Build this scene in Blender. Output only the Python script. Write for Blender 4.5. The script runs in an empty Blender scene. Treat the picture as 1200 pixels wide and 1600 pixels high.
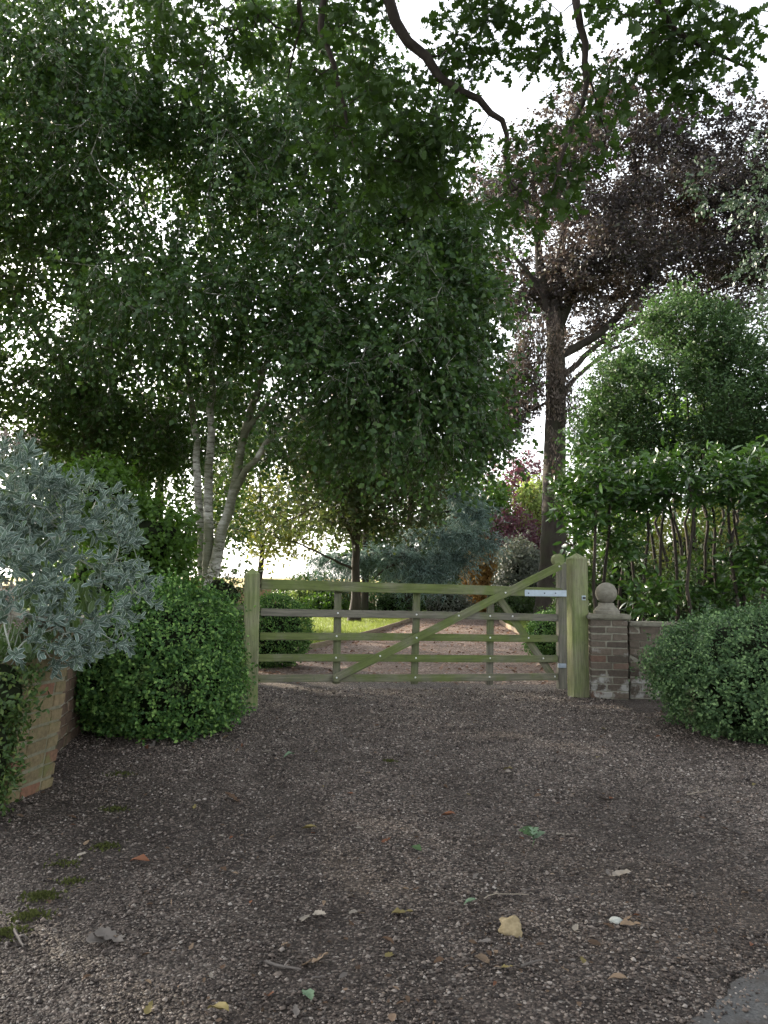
import bpy, bmesh, math, random
import numpy as np
from mathutils import Matrix, Vector, noise as mnoise

# ------------------------------------------------------------------ camera, sky, sun, exposure
scene = bpy.context.scene
COL = scene.collection
EYE = 1.19
PITCH = math.atan(112 / 1200)
ROLL = math.radians(0.6)
_r0, _u0, _f0 = (Vector((1, 0, 0)), Vector((0, -math.sin(PITCH), math.cos(PITCH))),
                 Vector((0, math.cos(PITCH), math.sin(PITCH))))
CR = _r0 * math.cos(ROLL) + _u0 * math.sin(ROLL)
CU = _u0 * math.cos(ROLL) - _r0 * math.sin(ROLL)
cam = bpy.data.cameras.new('camera')
cam.sensor_fit = 'HORIZONTAL'
cam.sensor_width = 36
cam.lens = 36
cam.clip_start = 0.05
cam.clip_end = 3000
camo = bpy.data.objects.new('camera', cam)
COL.objects.link(camo)
camo.matrix_world = Matrix(((CR.x, CU.x, -_f0.x, 0), (CR.y, CU.y, -_f0.y, 0), (CR.z, CU.z, -_f0.z, EYE), (0, 0, 0, 1)))
scene.camera = camo

SUN_AZ, SUN_EL = math.radians(-48), math.radians(19)
w = bpy.data.worlds.new('World')
scene.world = w
w.use_nodes = True
nt = w.node_tree
nt.nodes.clear()
sky = nt.nodes.new('ShaderNodeTexSky')
sky.sky_type = 'NISHITA'
sky.sun_disc = False
sky.sun_elevation = SUN_EL
sky.sun_rotation = SUN_AZ
sky.air_density = 1.0
sky.dust_density = 3.0
hs = nt.nodes.new('ShaderNodeHueSaturation')
hs.inputs['Saturation'].default_value = 0.22
bg = nt.nodes.new('ShaderNodeBackground')
bg.inputs['Strength'].default_value = 0.15
wo = nt.nodes.new('ShaderNodeOutputWorld')
nt.links.new(sky.outputs[0], hs.inputs['Color'])
nt.links.new(hs.outputs[0], bg.inputs['Color'])
nt.links.new(bg.outputs[0], wo.inputs['Surface'])

sl = bpy.data.lights.new('sun', 'SUN')
sl.energy = 3.0
sl.angle = math.radians(1.0)
sl.color = (1.0, 0.86, 0.66)
so = bpy.data.objects.new('sun', sl)
COL.objects.link(so)
_s = Vector((math.sin(SUN_AZ) * math.cos(SUN_EL), math.cos(SUN_AZ) * math.cos(SUN_EL), math.sin(SUN_EL)))
so.rotation_euler = _s.to_track_quat('Z', 'Y').to_euler()
so.location = _s * 60

vs = scene.view_settings
vs.view_transform = 'Standard'
vs.look = 'None'
vs.exposure = 2.28
vs.gamma = 1.0
vs.use_curve_mapping = False
scene.cycles.max_bounces = 4
scene.cycles.diffuse_bounces = 3
scene.cycles.transmission_bounces = 3
scene.cycles.glossy_bounces = 2
scene.cycles.use_adaptive_sampling = True
scene.cycles.adaptive_threshold = 0.03
scene.cycles.use_light_tree = False


# ------------------------------------------------------------------ helpers
def at(px, py, d):
    """the world point at depth y = d seen at photograph pixel px, py"""
    u, v = (px - 600) / 1200, (800 - py) / 1200
    D = _f0 + CR * u + CU * v
    t = d / D.y
    return Vector((D.x * t, d, EYE + D.z * t))


def gp(px, py, z=0.0):
    u, v = (px - 600) / 1200, (800 - py) / 1200
    D = _f0 + CR * u + CU * v
    t = (z - EYE) / D.z
    return Vector((D.x * t, D.y * t, z))


def V3(a):
    return np.array(a, dtype=float)


def unit(a):
    return a / np.maximum(np.linalg.norm(a, axis=-1, keepdims=True), 1e-9)


W = {}


def link(o, world=None, parent=None):
    world = world or Matrix.Identity(4)
    COL.objects.link(o)
    if parent is not None:
        o.parent = parent
        o.matrix_parent_inverse = W[parent.name].inverted()
    o.matrix_basis = world
    W[o.name] = world
    return o


def thing(name, label, cat, loc, group=None):
    o = bpy.data.objects.new(name, None)
    o.empty_display_size = 0.2
    link(o, Matrix.Translation(Vector(loc)))
    return tag(o, label, cat, group)


def tag(o, label=None, cat=None, group=None, kind=None):
    for k, v in (('label', label), ('category', cat), ('group', group), ('kind', kind)):
        if v:
            o[k] = v
    return o


def np_mesh(name, verts, faces_list, uv=None, smooth=False):
    """faces_list: list of int arrays (n,3) or (n,4); uv: per-vertex (n,2)"""
    me = bpy.data.meshes.new(name)
    verts = np.asarray(verts, dtype=np.float32)
    me.vertices.add(len(verts))
    me.vertices.foreach_set('co', verts.ravel())
    fl = [np.asarray(f, dtype=np.int32) for f in faces_list if len(f)]
    loops = np.concatenate([f.ravel() for f in fl])
    tot = np.concatenate([np.full(len(f), f.shape[1], dtype=np.int32) for f in fl])
    start = np.concatenate([[0], np.cumsum(tot)[:-1]]).astype(np.int32)
    me.loops.add(len(loops))
    me.loops.foreach_set('vertex_index', loops)
    me.polygons.add(len(tot))
    me.polygons.foreach_set('loop_start', start)
    me.polygons.foreach_set('loop_total', tot)
    if smooth:
        me.polygons.foreach_set('use_smooth', np.ones(len(tot), dtype=bool))
    if uv is not None:
        lay = me.uv_layers.new(name='UVMap')
        lay.data.foreach_set('uv', np.asarray(uv, dtype=np.float32)[loops].ravel())
    me.update(calc_edges=True)
    return me


def np_obj(name, verts, faces_list, mat, parent=None, base=(0, 0, 0), uv=None, smooth=False):
    b = V3(base)
    me = np_mesh(name, np.asarray(verts) - b, faces_list, uv, smooth)
    if mat:
        me.materials.append(mat)
    o = bpy.data.objects.new(name, me)
    return link(o, Matrix.Translation(Vector(base)), parent)


def bm_mesh(name, bm, mat=None, smooth=False):
    me = bpy.data.meshes.new(name)
    bm.to_mesh(me)
    bm.free()
    if mat:
        me.materials.append(mat)
    if smooth:
        for p in me.polygons:
            p.use_smooth = True
    return me


def box_bm(sx, sy, sz, bev=0.004, seg=1, jit=0.0, rnd=None, cuts=0):
    bm = bmesh.new()
    bmesh.ops.create_cube(bm, size=1)
    bmesh.ops.scale(bm, vec=(sx, sy, sz), verts=bm.verts)
    if bev:
        bmesh.ops.bevel(bm, geom=list(bm.edges), offset=bev, segments=seg, affect='EDGES', profile=0.6)
    if jit and rnd:
        for v in bm.verts:
            v.co += Vector((rnd.uniform(-1, 1), rnd.uniform(-1, 1), rnd.uniform(-1, 1))) * jit
    return bm


def frame_matrix(origin, x, z):
    x = Vector(x).normalized()
    z = Vector(z)
    z = (z - x * z.dot(x)).normalized()
    y = z.cross(x)
    m = Matrix((x, y, z)).transposed().to_4x4()
    m.translation = Vector(origin)
    return m


def board(name, p0, p1, height, thick, upv, mat, parent, bev=0.004, jit=0.0015, seed=0):
    """a plank from p0 to p1; height measured along upv, thickness across"""
    p0, p1 = Vector(p0), Vector(p1)
    L = (p1 - p0).length
    rnd = random.Random(seed)
    bm = box_bm(L, thick, height, 0)
    bmesh.ops.subdivide_edges(bm, edges=[e for e in bm.edges if abs((e.verts[0].co - e.verts[1].co).x) > L * 0.9],
                              cuts=max(1, int(L / 0.3)), use_grid_fill=True)
    for v in bm.verts:
        ph = v.co.x * 2.3 + seed
        v.co.z += math.sin(ph) * 0.0025
        v.co.y += math.cos(ph * 1.3) * 0.002
    bmesh.ops.bevel(bm, geom=[e for e in bm.edges if e.calc_face_angle(0) > 0.6], offset=bev, segments=2, affect='EDGES')
    me = bm_mesh(name, bm, mat)
    o = bpy.data.objects.new(name, me)
    return link(o, frame_matrix((p0 + p1) / 2, p1 - p0, upv), parent)


# ------------------------------------------------------------------ materials
def new_mat(name):
    m = bpy.data.materials.new(name)
    m.use_nodes = True
    t = m.node_tree
    t.nodes.clear()
    out = t.nodes.new('ShaderNodeOutputMaterial')
    return m, t, out


def nd(t, typ, **kw):
    n = t.nodes.new(typ)
    for k, v in kw.items():
        if k in n.inputs:
            n.inputs[k].default_value = v
        else:
            setattr(n, k, v)
    return n


def ramp(t, fac, stops, interp='LINEAR'):
    r = t.nodes.new('ShaderNodeValToRGB')
    r.color_ramp.interpolation = interp
    e = r.color_ramp.elements
    while len(e) < len(stops):
        e.new(0.5)
    for i, (p, c) in enumerate(stops):
        e[i].position = p
        e[i].color = (*c, 1) if len(c) == 3 else c
    t.links.new(fac, r.inputs[0])
    return r.outputs[0]


def mixc(t, fac, a, b, mode='MIX'):
    m = t.nodes.new('ShaderNodeMix')
    m.data_type = 'RGBA'
    m.blend_type = mode
    for sock, v in ((m.inputs[0], fac), (m.inputs[6], a), (m.inputs[7], b)):
        if hasattr(v, 'is_output'):
            t.links.new(v, sock)
        else:
            sock.default_value = v if isinstance(v, (int, float)) else (*v, 1)
    return m.outputs[2]


def math_(t, op, a, b=0.0, c=None):
    m = t.nodes.new('ShaderNodeMath')
    m.operation = op
    for sock, v in zip(m.inputs, (a, b, c)):
        if v is None:
            continue
        if hasattr(v, 'is_output'):
            t.links.new(v, sock)
        else:
            sock.default_value = v
    return m.outputs[0]


def rnd_socket(t):
    g = t.nodes.new('ShaderNodeNewGeometry')
    oi = t.nodes.new('ShaderNodeObjectInfo')
    return math_(t, 'FRACT', math_(t, 'ADD', g.outputs['Random Per Island'], oi.outputs['Random']))


def coords(t, kind='Object', scale=(1, 1, 1)):
    tc = t.nodes.new('ShaderNodeTexCoord')
    mp = t.nodes.new('ShaderNodeMapping')
    mp.inputs['Scale'].default_value = scale
    t.links.new(tc.outputs[kind], mp.inputs[0])
    return mp.outputs[0]


def world_pos(t, scale=(1, 1, 1)):
    g = t.nodes.new('ShaderNodeNewGeometry')
    mp = t.nodes.new('ShaderNodeMapping')
    mp.inputs['Scale'].default_value = scale
    t.links.new(g.outputs['Position'], mp.inputs[0])
    return mp.outputs[0]


def noise(t, vec, scale, detail=4, rough=0.55, out=0):
    n = nd(t, 'ShaderNodeTexNoise', Scale=scale, Detail=detail, Roughness=rough)
    t.links.new(vec, n.inputs['Vector'])
    return n.outputs[out]


def bump(t, h, strength=0.5, dist=0.01):
    b = nd(t, 'ShaderNodeBump', Strength=strength, Distance=dist)
    t.links.new(h, b.inputs['Height'])
    return b.outputs[0]


def principled(t, out, col, rough=0.7, spec=0.3, normal=None):
    p = nd(t, 'ShaderNodeBsdfPrincipled')
    p.inputs['Specular IOR Level'].default_value = spec
    if hasattr(col, 'is_output'):
        t.links.new(col, p.inputs['Base Color'])
    else:
        p.inputs['Base Color'].default_value = (*col, 1)
    if hasattr(rough, 'is_output'):
        t.links.new(rough, p.inputs['Roughness'])
    else:
        p.inputs['Roughness'].default_value = rough
    if normal is not None:
        t.links.new(normal, p.inputs['Normal'])
    if out is not None:
        t.links.new(p.outputs[0], out.inputs[0])
    return p


def leaf_mat(name, stops, trans=(0.2, 0.3, 0.04), tf=0.35, rough=0.5, spec=0.35, edge=None, patch=None):
    m, t, out = new_mat(name)
    r = rnd_socket(t)
    col = ramp(t, r, stops)
    if patch:      # some boughs of the crown carry another tint
        n = noise(t, world_pos(t), patch[1], 2)
        col = mixc(t, ramp(t, n, [(patch[2], (0, 0, 0)), (patch[2] + 0.12, (1, 1, 1))]), col, patch[0])
    if edge:       # felted pale leaf margin and midrib, from the leaf's own coordinates
        tc = nd(t, 'ShaderNodeUVMap')
        sx = nd(t, 'ShaderNodeSeparateXYZ')
        t.links.new(tc.outputs[0], sx.inputs[0])
        e = ramp(t, sx.outputs[0], [(0.0, (.5, .5, .5)), (0.10, (0.0, 0, 0)), (0.62, (0, 0, 0)), (0.86, (1, 1, 1))])
        col = mixc(t, e, col, edge)
    p = principled(t, None, col, rough, spec)
    tr = nd(t, 'ShaderNodeBsdfTranslucent')
    tc2 = mixc(t, 1.0, mixc(t, 0.55, col, trans), (1.0, 1.0, 1.0), 'MULTIPLY')
    t.links.new(tc2, tr.inputs[0])
    mx = nd(t, 'ShaderNodeMixShader')
    mx.inputs[0].default_value = tf
    t.links.new(p.outputs[0], mx.inputs[1])
    t.links.new(tr.outputs[0], mx.inputs[2])
    t.links.new(mx.outputs[0], out.inputs[0])
    return m


def bark_mat(name, c1, c2, scale=6, stretch=0.25, moss=None, bumpd=0.02):
    m, t, out = new_mat(name)
    v = world_pos(t, (1, 1, stretch))
    n = noise(t, v, scale, 6, 0.65)
    col = ramp(t, n, [(0.3, c1), (0.7, c2)])
    if moss:
        n2 = noise(t, world_pos(t), 1.7, 4)
        col = mixc(t, ramp(t, n2, [(0.42, (0, 0, 0)), (0.62, (1, 1, 1))]), col, moss)
    principled(t, out, col, 0.85, 0.2, bump(t, n, 0.8, bumpd))
    return m


def birch_mat():
    m, t, out = new_mat('birch_bark')
    n = noise(t, world_pos(t, (1, 1, 4)), 6.0, 6, 0.75)
    band = ramp(t, n, [(0.38, (.05, .045, .035)), (0.47, (.34, .33, .29)), (0.62, (.62, .61, .57))])
    n2 = noise(t, world_pos(t), 1.3, 4)
    col = mixc(t, ramp(t, n2, [(0.44, (0, 0, 0)), (0.6, (.85, .85, .85))]), band, (.10, .105, .055))
    principled(t, out, col, 0.75, 0.2, bump(t, n, 0.4, 0.006))
    return m


def wood_mat(name, green, grey, balance=0.5):
    m, t, out = new_mat(name)
    v = coords(t, 'Object', (0.7, 9, 9))
    g = noise(t, v, 5, 6, 0.7)
    oi = nd(t, 'ShaderNodeObjectInfo')
    gc = ramp(t, g, [(.3, (0, 0, 0)), (.7, (1, 1, 1))])
    base = mixc(t, gc, [c * 0.5 for c in grey], [c * 1.25 for c in grey])
    alg = mixc(t, gc, [c * 0.62 for c in green], [c * 1.2 for c in green])
    n2 = noise(t, world_pos(t), 3.2, 5, 0.6)
    off = math_(t, 'ADD', n2, math_(t, 'MULTIPLY', math_(t, 'SUBTRACT', oi.outputs['Random'], 0.5), 0.16))
    f = ramp(t, off, [(balance - 0.13, (1, 1, 1)), (balance + 0.13, (0.05, .05, .05))])
    col = mixc(t, f, base, alg)
    crack = noise(t, coords(t, 'Object', (.5, 26, 26)), 2.2, 3, .6)
    col = mixc(t, ramp(t, crack, [(.31, (.8, .8, .8)), (.37, (0, 0, 0))]), col, [c * .3 for c in grey])
    n3 = noise(t, world_pos(t), 22, 4)
    col = mixc(t, ramp(t, n3, [(0.62, (0, 0, 0)), (0.75, (.6, .6, .6))]), col, [c * 0.45 for c in grey])
    principled(t, out, col, 0.85, 0.2, bump(t, g, 0.35, 0.004))
    return m


def brick_mat(name, stops, lichen, lich_at=0.6, low_white=False):
    m, t, out = new_mat(name)
    oi = nd(t, 'ShaderNodeObjectInfo')
    col = ramp(t, oi.outputs['Random'], stops)
    n = noise(t, world_pos(t), 30, 5, 0.7)
    col = mixc(t, 0.8, col, mixc(t, n, (0.1, 0.1, 0.1), (1.9, 1.85, 1.8)), 'MULTIPLY')
    n2 = noise(t, world_pos(t), 7, 5, 0.65)
    fac = n2
    if low_white:
        g = nd(t, 'ShaderNodeNewGeometry')
        s = nd(t, 'ShaderNodeSeparateXYZ')
        t.links.new(g.outputs['Position'], s.inputs[0])
        low = nd(t, 'ShaderNodeMapRange')
        low.inputs['From Min'].default_value = 0.30
        low.inputs['From Max'].default_value = 0.16
        low.inputs['To Max'].default_value = 0.16
        t.links.new(s.outputs[2], low.inputs[0])
        fac = math_(t, 'ADD', n2, low.outputs[0])
    col = mixc(t, ramp(t, fac, [(lich_at, (0, 0, 0)), (lich_at + 0.1, (.8, .8, .8))]), col, lichen)
    principled(t, out, col, 0.9, 0.15, bump(t, n, 0.6, 0.006))
    return m


def stone_mat(name, c1, c2, scale=14):
    m, t, out = new_mat(name)
    n = noise(t, world_pos(t), scale, 6, 0.7)
    col = ramp(t, n, [(0.3, c1), (0.7, c2)])
    principled(t, out, col, 0.9, 0.15, bump(t, noise(t, world_pos(t), 60, 4), 0.4, 0.004))
    return m


def plain_mat(name, col, rough=0.7, spec=0.3, metal=0.0):
    m, t, out = new_mat(name)
    n = noise(t, coords(t), 25, 4)
    c = mixc(t, n, [x * 0.75 for x in col], [min(1, x * 1.2) for x in col])
    p = principled(t, out, c, rough, spec)
    p.inputs['Metallic'].default_value = metal
    return m


GRAVEL_STOPS = [(0.0, (.018, .014, .013)), (0.28, (.052, .041, .036)), (0.52, (.128, .100, .084)), (0.76, (.22, .178, .150)),
                (0.93, (.32, .275, .24)), (1.0, (.44, .40, .36))]


def humus_shade(t, col, pos_n, amt=.66):  # dark tint that paints foreground shade into the gravel colour, towards the camera
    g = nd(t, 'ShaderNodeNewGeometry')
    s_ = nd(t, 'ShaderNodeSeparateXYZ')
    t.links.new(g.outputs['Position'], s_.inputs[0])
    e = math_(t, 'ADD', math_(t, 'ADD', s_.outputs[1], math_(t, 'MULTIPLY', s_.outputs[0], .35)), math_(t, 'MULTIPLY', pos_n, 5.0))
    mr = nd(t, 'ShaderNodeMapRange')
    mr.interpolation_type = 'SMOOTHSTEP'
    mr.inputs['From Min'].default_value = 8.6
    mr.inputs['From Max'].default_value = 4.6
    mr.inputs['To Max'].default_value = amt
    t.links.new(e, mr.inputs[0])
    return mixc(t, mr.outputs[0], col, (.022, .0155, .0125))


def gravel_mat():
    m, t, out = new_mat('gravel')
    pos = world_pos(t)
    warp = nd(t, 'ShaderNodeVectorMath', operation='MULTIPLY_ADD')
    nz = noise(t, pos, 40, 2, 0.5, 1)
    t.links.new(nz, warp.inputs[0])
    warp.inputs[1].default_value = (.012, .012, 0)
    t.links.new(pos, warp.inputs[2])
    vor = nd(t, 'ShaderNodeTexVoronoi', Scale=95.0)
    t.links.new(warp.outputs[0], vor.inputs['Vector'])
    sep = nd(t, 'ShaderNodeSeparateColor')
    t.links.new(vor.outputs['Color'], sep.inputs[0])
    col = ramp(t, sep.outputs[0], GRAVEL_STOPS)
    # damp humus between and over the stones, then foreground shade painted in
    n = noise(t, world_pos(t, (1, .45, 1)), 0.9, 6, 0.66)
    damp = ramp(t, n, [(0.40, (1, 1, 1)), (0.58, (0, 0, 0))])
    n2 = noise(t, pos, 7, 5, 0.7)
    col = mixc(t, math_(t, 'MULTIPLY', damp, 0.5), col, (.027, .020, .016))
    col = mixc(t, ramp(t, n2, [(0.5, (0, 0, 0)), (0.72, (.75, .75, .75))]), col, (.035, .026, .02))
    col = humus_shade(t, col, n, .5)
    gap = ramp(t, vor.outputs['Distance'], [(0.40, (0, 0, 0)), (0.85, (1, 1, 1))])
    col = mixc(t, gap, col, (.02, .016, .013))
    h = math_(t, 'SUBTRACT', 1.0, vor.outputs['Distance'])
    principled(t, out, col, 0.75, 0.25, bump(t, h, 1.0, 0.008))
    return m


def pebble_mat():
    m, t, out = new_mat('pebbles')
    r = rnd_socket(t)
    col = ramp(t, r, GRAVEL_STOPS)
    n = noise(t, world_pos(t, (1, .45, 1)), 0.9, 6, 0.66)
    damp = ramp(t, n, [(0.40, (1, 1, 1)), (0.58, (0, 0, 0))])
    col = mixc(t, math_(t, 'MULTIPLY', damp, 0.3), col, (.026, .019, .015))
    col = humus_shade(t, col, n, .3)  # same painted foreground shade, weaker on the loose stones
    principled(t, out, col, 0.65, 0.3)
    return m


M = {}
M['birch_leaf'] = leaf_mat('birch_leaf', [(0, (.024, .060, .018)), (.6, (.042, .095, .026)), (.85, (.07, .135, .04)), (1, (.12, .19, .065))], (.13, .24, .02), .33, .45, .4)
M['dark_leaf'] = leaf_mat('dark_leaf', [(0, (.028, .055, .018)), (1, (.055, .092, .028))], (.11, .19, .02), .30)
M['edge_leaf'] = leaf_mat('edge_leaf', [(0, (.035, .06, .04)), (1, (.07, .10, .065))], (.07, .12, .05), .18)
M['lawn_tree_leaf'] = leaf_mat('lawn_tree_leaf', [(0, (.032, .055, .022)), (.7, (.05, .08, .03)), (1, (.075, .05, .035))], (.12, .15, .03), .3)
M['oak_leaf'] = leaf_mat('oak_leaf', [(0, (.024, .052, .014)), (1, (.048, .09, .022))], (.09, .18, .014), .34, .55, .25)
M['beech_leaf'] = leaf_mat('beech_leaf', [(0, (.030, .026, .031)), (.5, (.048, .041, .046)), (.75, (.064, .054, .052)), (1, (.066, .075, .042))], (.10, .07, .05), .28,
                           patch=((.11, .07, .04), .45, .60))
M['purple_leaf'] = leaf_mat('purple_leaf', [(0, (.05, .022, .034)), (1, (.11, .05, .065))], (.2, .06, .08), .35)
M['orange_leaf'] = leaf_mat('orange_leaf', [(0, (.16, .085, .025)), (1, (.27, .17, .05))], (.4, .24, .06), .45)
M['yellow_leaf'] = leaf_mat('yellow_leaf', [(0, (.07, .11, .02)), (1, (.14, .15, .03))], (.28, .28, .04), .4)
M['bay_leaf'] = leaf_mat('bay_leaf', [(0, (.032, .07, .028)), (1, (.08, .14, .052))], (.09, .18, .03), .26, .55, .25)
M['laurel_leaf'] = leaf_mat('laurel_leaf', [(0, (.018, .048, .012)), (.7, (.036, .088, .018)), (1, (.085, .17, .028))], (.09, .20, .015), .24, .28, .5)
M['box_leaf'] = leaf_mat('box_leaf', [(0, (.022, .055, .018)), (.5, (.065, .15, .038)), (.8, (.14, .26, .062)), (1, (.24, .38, .10))], (.1, .25, .03), .25, .55, .25, patch=((.07, .055, .03), 3.2, .66))
M['box_blue'] = leaf_mat('box_blue', [(0, (.026, .055, .024)), (.5, (.068, .13, .05)), (.8, (.14, .23, .09)), (1, (.23, .35, .14))], (.1, .22, .06), .22, .55, .25, patch=((.075, .06, .035), 3.2, .64))
M['ivy_leaf'] = leaf_mat('ivy_leaf', [(0, (.025, .055, .014)), (.7, (.06, .11, .028)), (1, (.13, .17, .04))], (.12, .2, .03), .25)
M['maple_leaf'] = leaf_mat('maple_leaf', [(0, (.035, .08, .013)), (1, (.075, .145, .022))], (.16, .33, .02), .38)
M['silver_leaf'] = leaf_mat('silver_leaf', [(0, (.06, .095, .075)), (.8, (.115, .165, .14)), (1, (.09, .15, .07))], (.15, .25, .1), .15, .8, .2, edge=(.39, .45, .41))
M['under_leaf'] = leaf_mat('under_leaf', [(0, (.05, .09, .025)), (1, (.10, .16, .05))], (.15, .28, .03), .25, edge=(.22, .28, .17))
M['cedar_leaf'] = leaf_mat('cedar_leaf', [(0, (.055, .105, .09)), (1, (.24, .33, .30))], (.12, .2, .15), .2, .6)
M['grey_shrub'] = leaf_mat('grey_shrub', [(0, (.09, .105, .085)), (1, (.17, .185, .15))], (.15, .18, .1), .2)
M['willow_leaf'] = leaf_mat('willow_leaf', [(0, (.13, .19, .05)), (1, (.2, .27, .08))], (.35, .45, .1), .45)
M['dead_leaf'] = leaf_mat('dead_leaf', [(0, (.075, .062, .053)), (1, (.16, .135, .118))], (.25, .18, .14), .25, .8, .1)
M['core'] = plain_mat('dark_core', (.014, .018, .009), 0.95, 0.05)  # for the solid cores that keep light from passing through bushes
M['birch_bark'] = birch_mat()
M['bark'] = bark_mat('bark', (.018, .015, .012), (.055, .046, .036), 8, .25)
M['bark_green'] = bark_mat('bark_green', (.05, .045, .03), (.13, .115, .075), 8, .2, (.075, .085, .035))
M['beech_bark'] = bark_mat('beech_bark', (.022, .018, .016), (.062, .05, .044), 7, .3, (.045, .045, .03))
M['oak_bark'] = bark_mat('oak_bark', (.03, .024, .022), (.07, .057, .05), 16, .5)
M['wood'] = wood_mat('mossy_gate_wood', (.125, .155, .052), (.19, .18, .135), 0.53)
M['wood_green'] = wood_mat('algae_wood', (.165, .20, .078), (.22, .22, .135), 0.50)
M['wood_grey'] = wood_mat('weathered_wood', (.12, .14, .06), (.17, .16, .13), 0.42)
M['wood_old'] = wood_mat('edging_wood', (.15, .14, .07), (.26, .20, .145), 0.36)
M['brick_warm'] = brick_mat('warm_brick', [(0, (.12, .098, .058)), (.35, (.18, .148, .085)), (.6, (.15, .122, .07)), (.86, (.19, .15, .09)), (.9, (.16, .088, .058)), (1, (.15, .09, .06))],
                            (.12, .125, .05), 0.56)
M['brick_grey'] = brick_mat('weathered_brick', [(0, (.08, .067, .055)), (.4, (.135, .112, .09)), (.7, (.115, .10, .082)), (.9, (.145, .12, .095)), (.95, (.15, .095, .072)), (1, (.13, .11, .09))],
                            (.40, .40, .37), 0.62, True)
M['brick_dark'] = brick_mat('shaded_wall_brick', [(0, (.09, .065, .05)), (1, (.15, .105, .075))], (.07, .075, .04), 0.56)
M['mortar'] = stone_mat('mortar', (.18, .175, .13), (.34, .325, .27), 20)
M['mortar_old'] = stone_mat('mossy_mortar', (.10, .10, .062), (.21, .20, .145), 20)
M['stone'] = stone_mat('coping_stone', (.12, .115, .085), (.25, .235, .19), 16)
M['ball_stone'] = stone_mat('ball_stone', (.14, .13, .105), (.24, .225, .185), 26)
M['galv'] = plain_mat('galvanised_steel', (.36, .42, .48), 0.5, 0.5, 0.4)
M['bolt'] = plain_mat('bolt_head', (.75, .76, .74), 0.5, 0.5, 0.2)
M['dark_hole'] = plain_mat('dark_iron', (.03, .03, .03), 0.6)
M['gravel'] = gravel_mat()
M['pebbles'] = pebble_mat()


def soil_mat():
    m, t, out = new_mat('soil')
    n = noise(t, world_pos(t), 3, 6, .7)
    principled(t, out, ramp(t, n, [(.3, (.03, .026, .017)), (.55, (.055, .06, .025)), (.75, (.07, .09, .03))]), .95, .1, bump(t, n, .6, .05))
    return m


def lawn_mat():
    m, t, out = new_mat('lawn')
    n = noise(t, world_pos(t, (1, .35, 1)), 2.2, 6, .7)
    n2 = noise(t, world_pos(t), 45, 3, .7)
    c = ramp(t, n, [(.3, (.085, .125, .02)), (.6, (.14, .175, .03)), (.78, (.19, .20, .05))])
    c = mixc(t, .5, c, mixc(t, n2, (.4, .4, .4), (1.5, 1.5, 1.5)), 'MULTIPLY')
    principled(t, out, c, .9, .1, bump(t, n2, .8, .03))
    return m


def drive_mat():
    m, t, out = new_mat('drive_gravel')
    pos = world_pos(t)
    vor = nd(t, 'ShaderNodeTexVoronoi', Scale=42.0)
    t.links.new(pos, vor.inputs['Vector'])
    sep = nd(t, 'ShaderNodeSeparateColor')
    t.links.new(vor.outputs['Color'], sep.inputs[0])
    col = ramp(t, sep.outputs[0], [(0, (.06, .04, .032)), (.5, (.15, .105, .085)), (.85, (.24, .18, .15)), (1, (.36, .3, .26))])
    n = noise(t, pos, 1.6, 6, .7)
    col = mixc(t, ramp(t, n, [(.45, (0, 0, 0)), (.65, (.7, .7, .7))]), col, (.06, .04, .03))
    g = nd(t, 'ShaderNodeNewGeometry')
    s = nd(t, 'ShaderNodeSeparateXYZ')
    t.links.new(g.outputs['Position'], s.inputs[0])
    mr = nd(t, 'ShaderNodeMapRange')
    mr.inputs['From Min'].default_value = 11.5
    mr.inputs['From Max'].default_value = 8.8
    t.links.new(math_(t, 'ADD', s.outputs[1], math_(t, 'MULTIPLY', n, 1.5)), mr.inputs[0])
    old = ramp(t, sep.outputs[0], GRAVEL_STOPS)
    col = mixc(t, mr.outputs[0], col, old)
    principled(t, out, col, .85, .2, bump(t, vor.outputs['Distance'], .8, .015))
    return m


def road_mat():
    m, t, out = new_mat('asphalt')
    pos = world_pos(t)
    n = noise(t, pos, 120, 4, .7)
    n2 = noise(t, pos, 5, 5, .6)
    c = ramp(t, n, [(.3, (.04, .04, .04)), (.7, (.12, .12, .118))])
    c = mixc(t, ramp(t, n2, [(.42, (0, 0, 0)), (.62, (.85, .85, .85))]), c, (.045, .036, .03))
    principled(t, out, c, .85, .25, bump(t, n, .6, .004))
    return m


def field_mat():
    m, t, out = new_mat('stubble_field')
    n = noise(t, world_pos(t), .05, 5, .6)
    principled(t, out, ramp(t, n, [(.3, (.30, .25, .10)), (.7, (.40, .33, .16))]), .95, .1)
    return m


# ------------------------------------------------------------------ leaf templates: (verts xyz with y along the leaf, faces, uv)
def leaf_template(ts, ws, fold=0.12, curl=-0.12):
    v, uv = [], []
    for tt in ts:
        v.append((0, tt, curl * tt * tt))
        uv.append((0, tt))
    n = len(ts)
    L, R = [], []
    for i, (tt, ww) in enumerate(zip(ts, ws)):
        if ww <= 0:
            L.append(i); R.append(i)
            continue
        L.append(len(v)); v.append((-ww, tt, curl * tt * tt + fold * ww)); uv.append((1, tt))
        R.append(len(v)); v.append((ww, tt, curl * tt * tt + fold * ww)); uv.append((1, tt))
    tris = []
    for i in range(n - 1):
        for S, flip in ((L, True), (R, False)):
            a, b, c, d = i, S[i], S[i + 1], i + 1
            q = [a, b, c, d]
            q = [x for k, x in enumerate(q) if x not in q[:k]]
            if flip:
                q = q[::-1]
            if len(q) >= 3:
                tris.append(q[:3])
            if len(q) == 4:
                tris.append([q[0], q[2], q[3]])
    return np.array(v, float), np.array(tris, int), np.array(uv, float)


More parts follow.
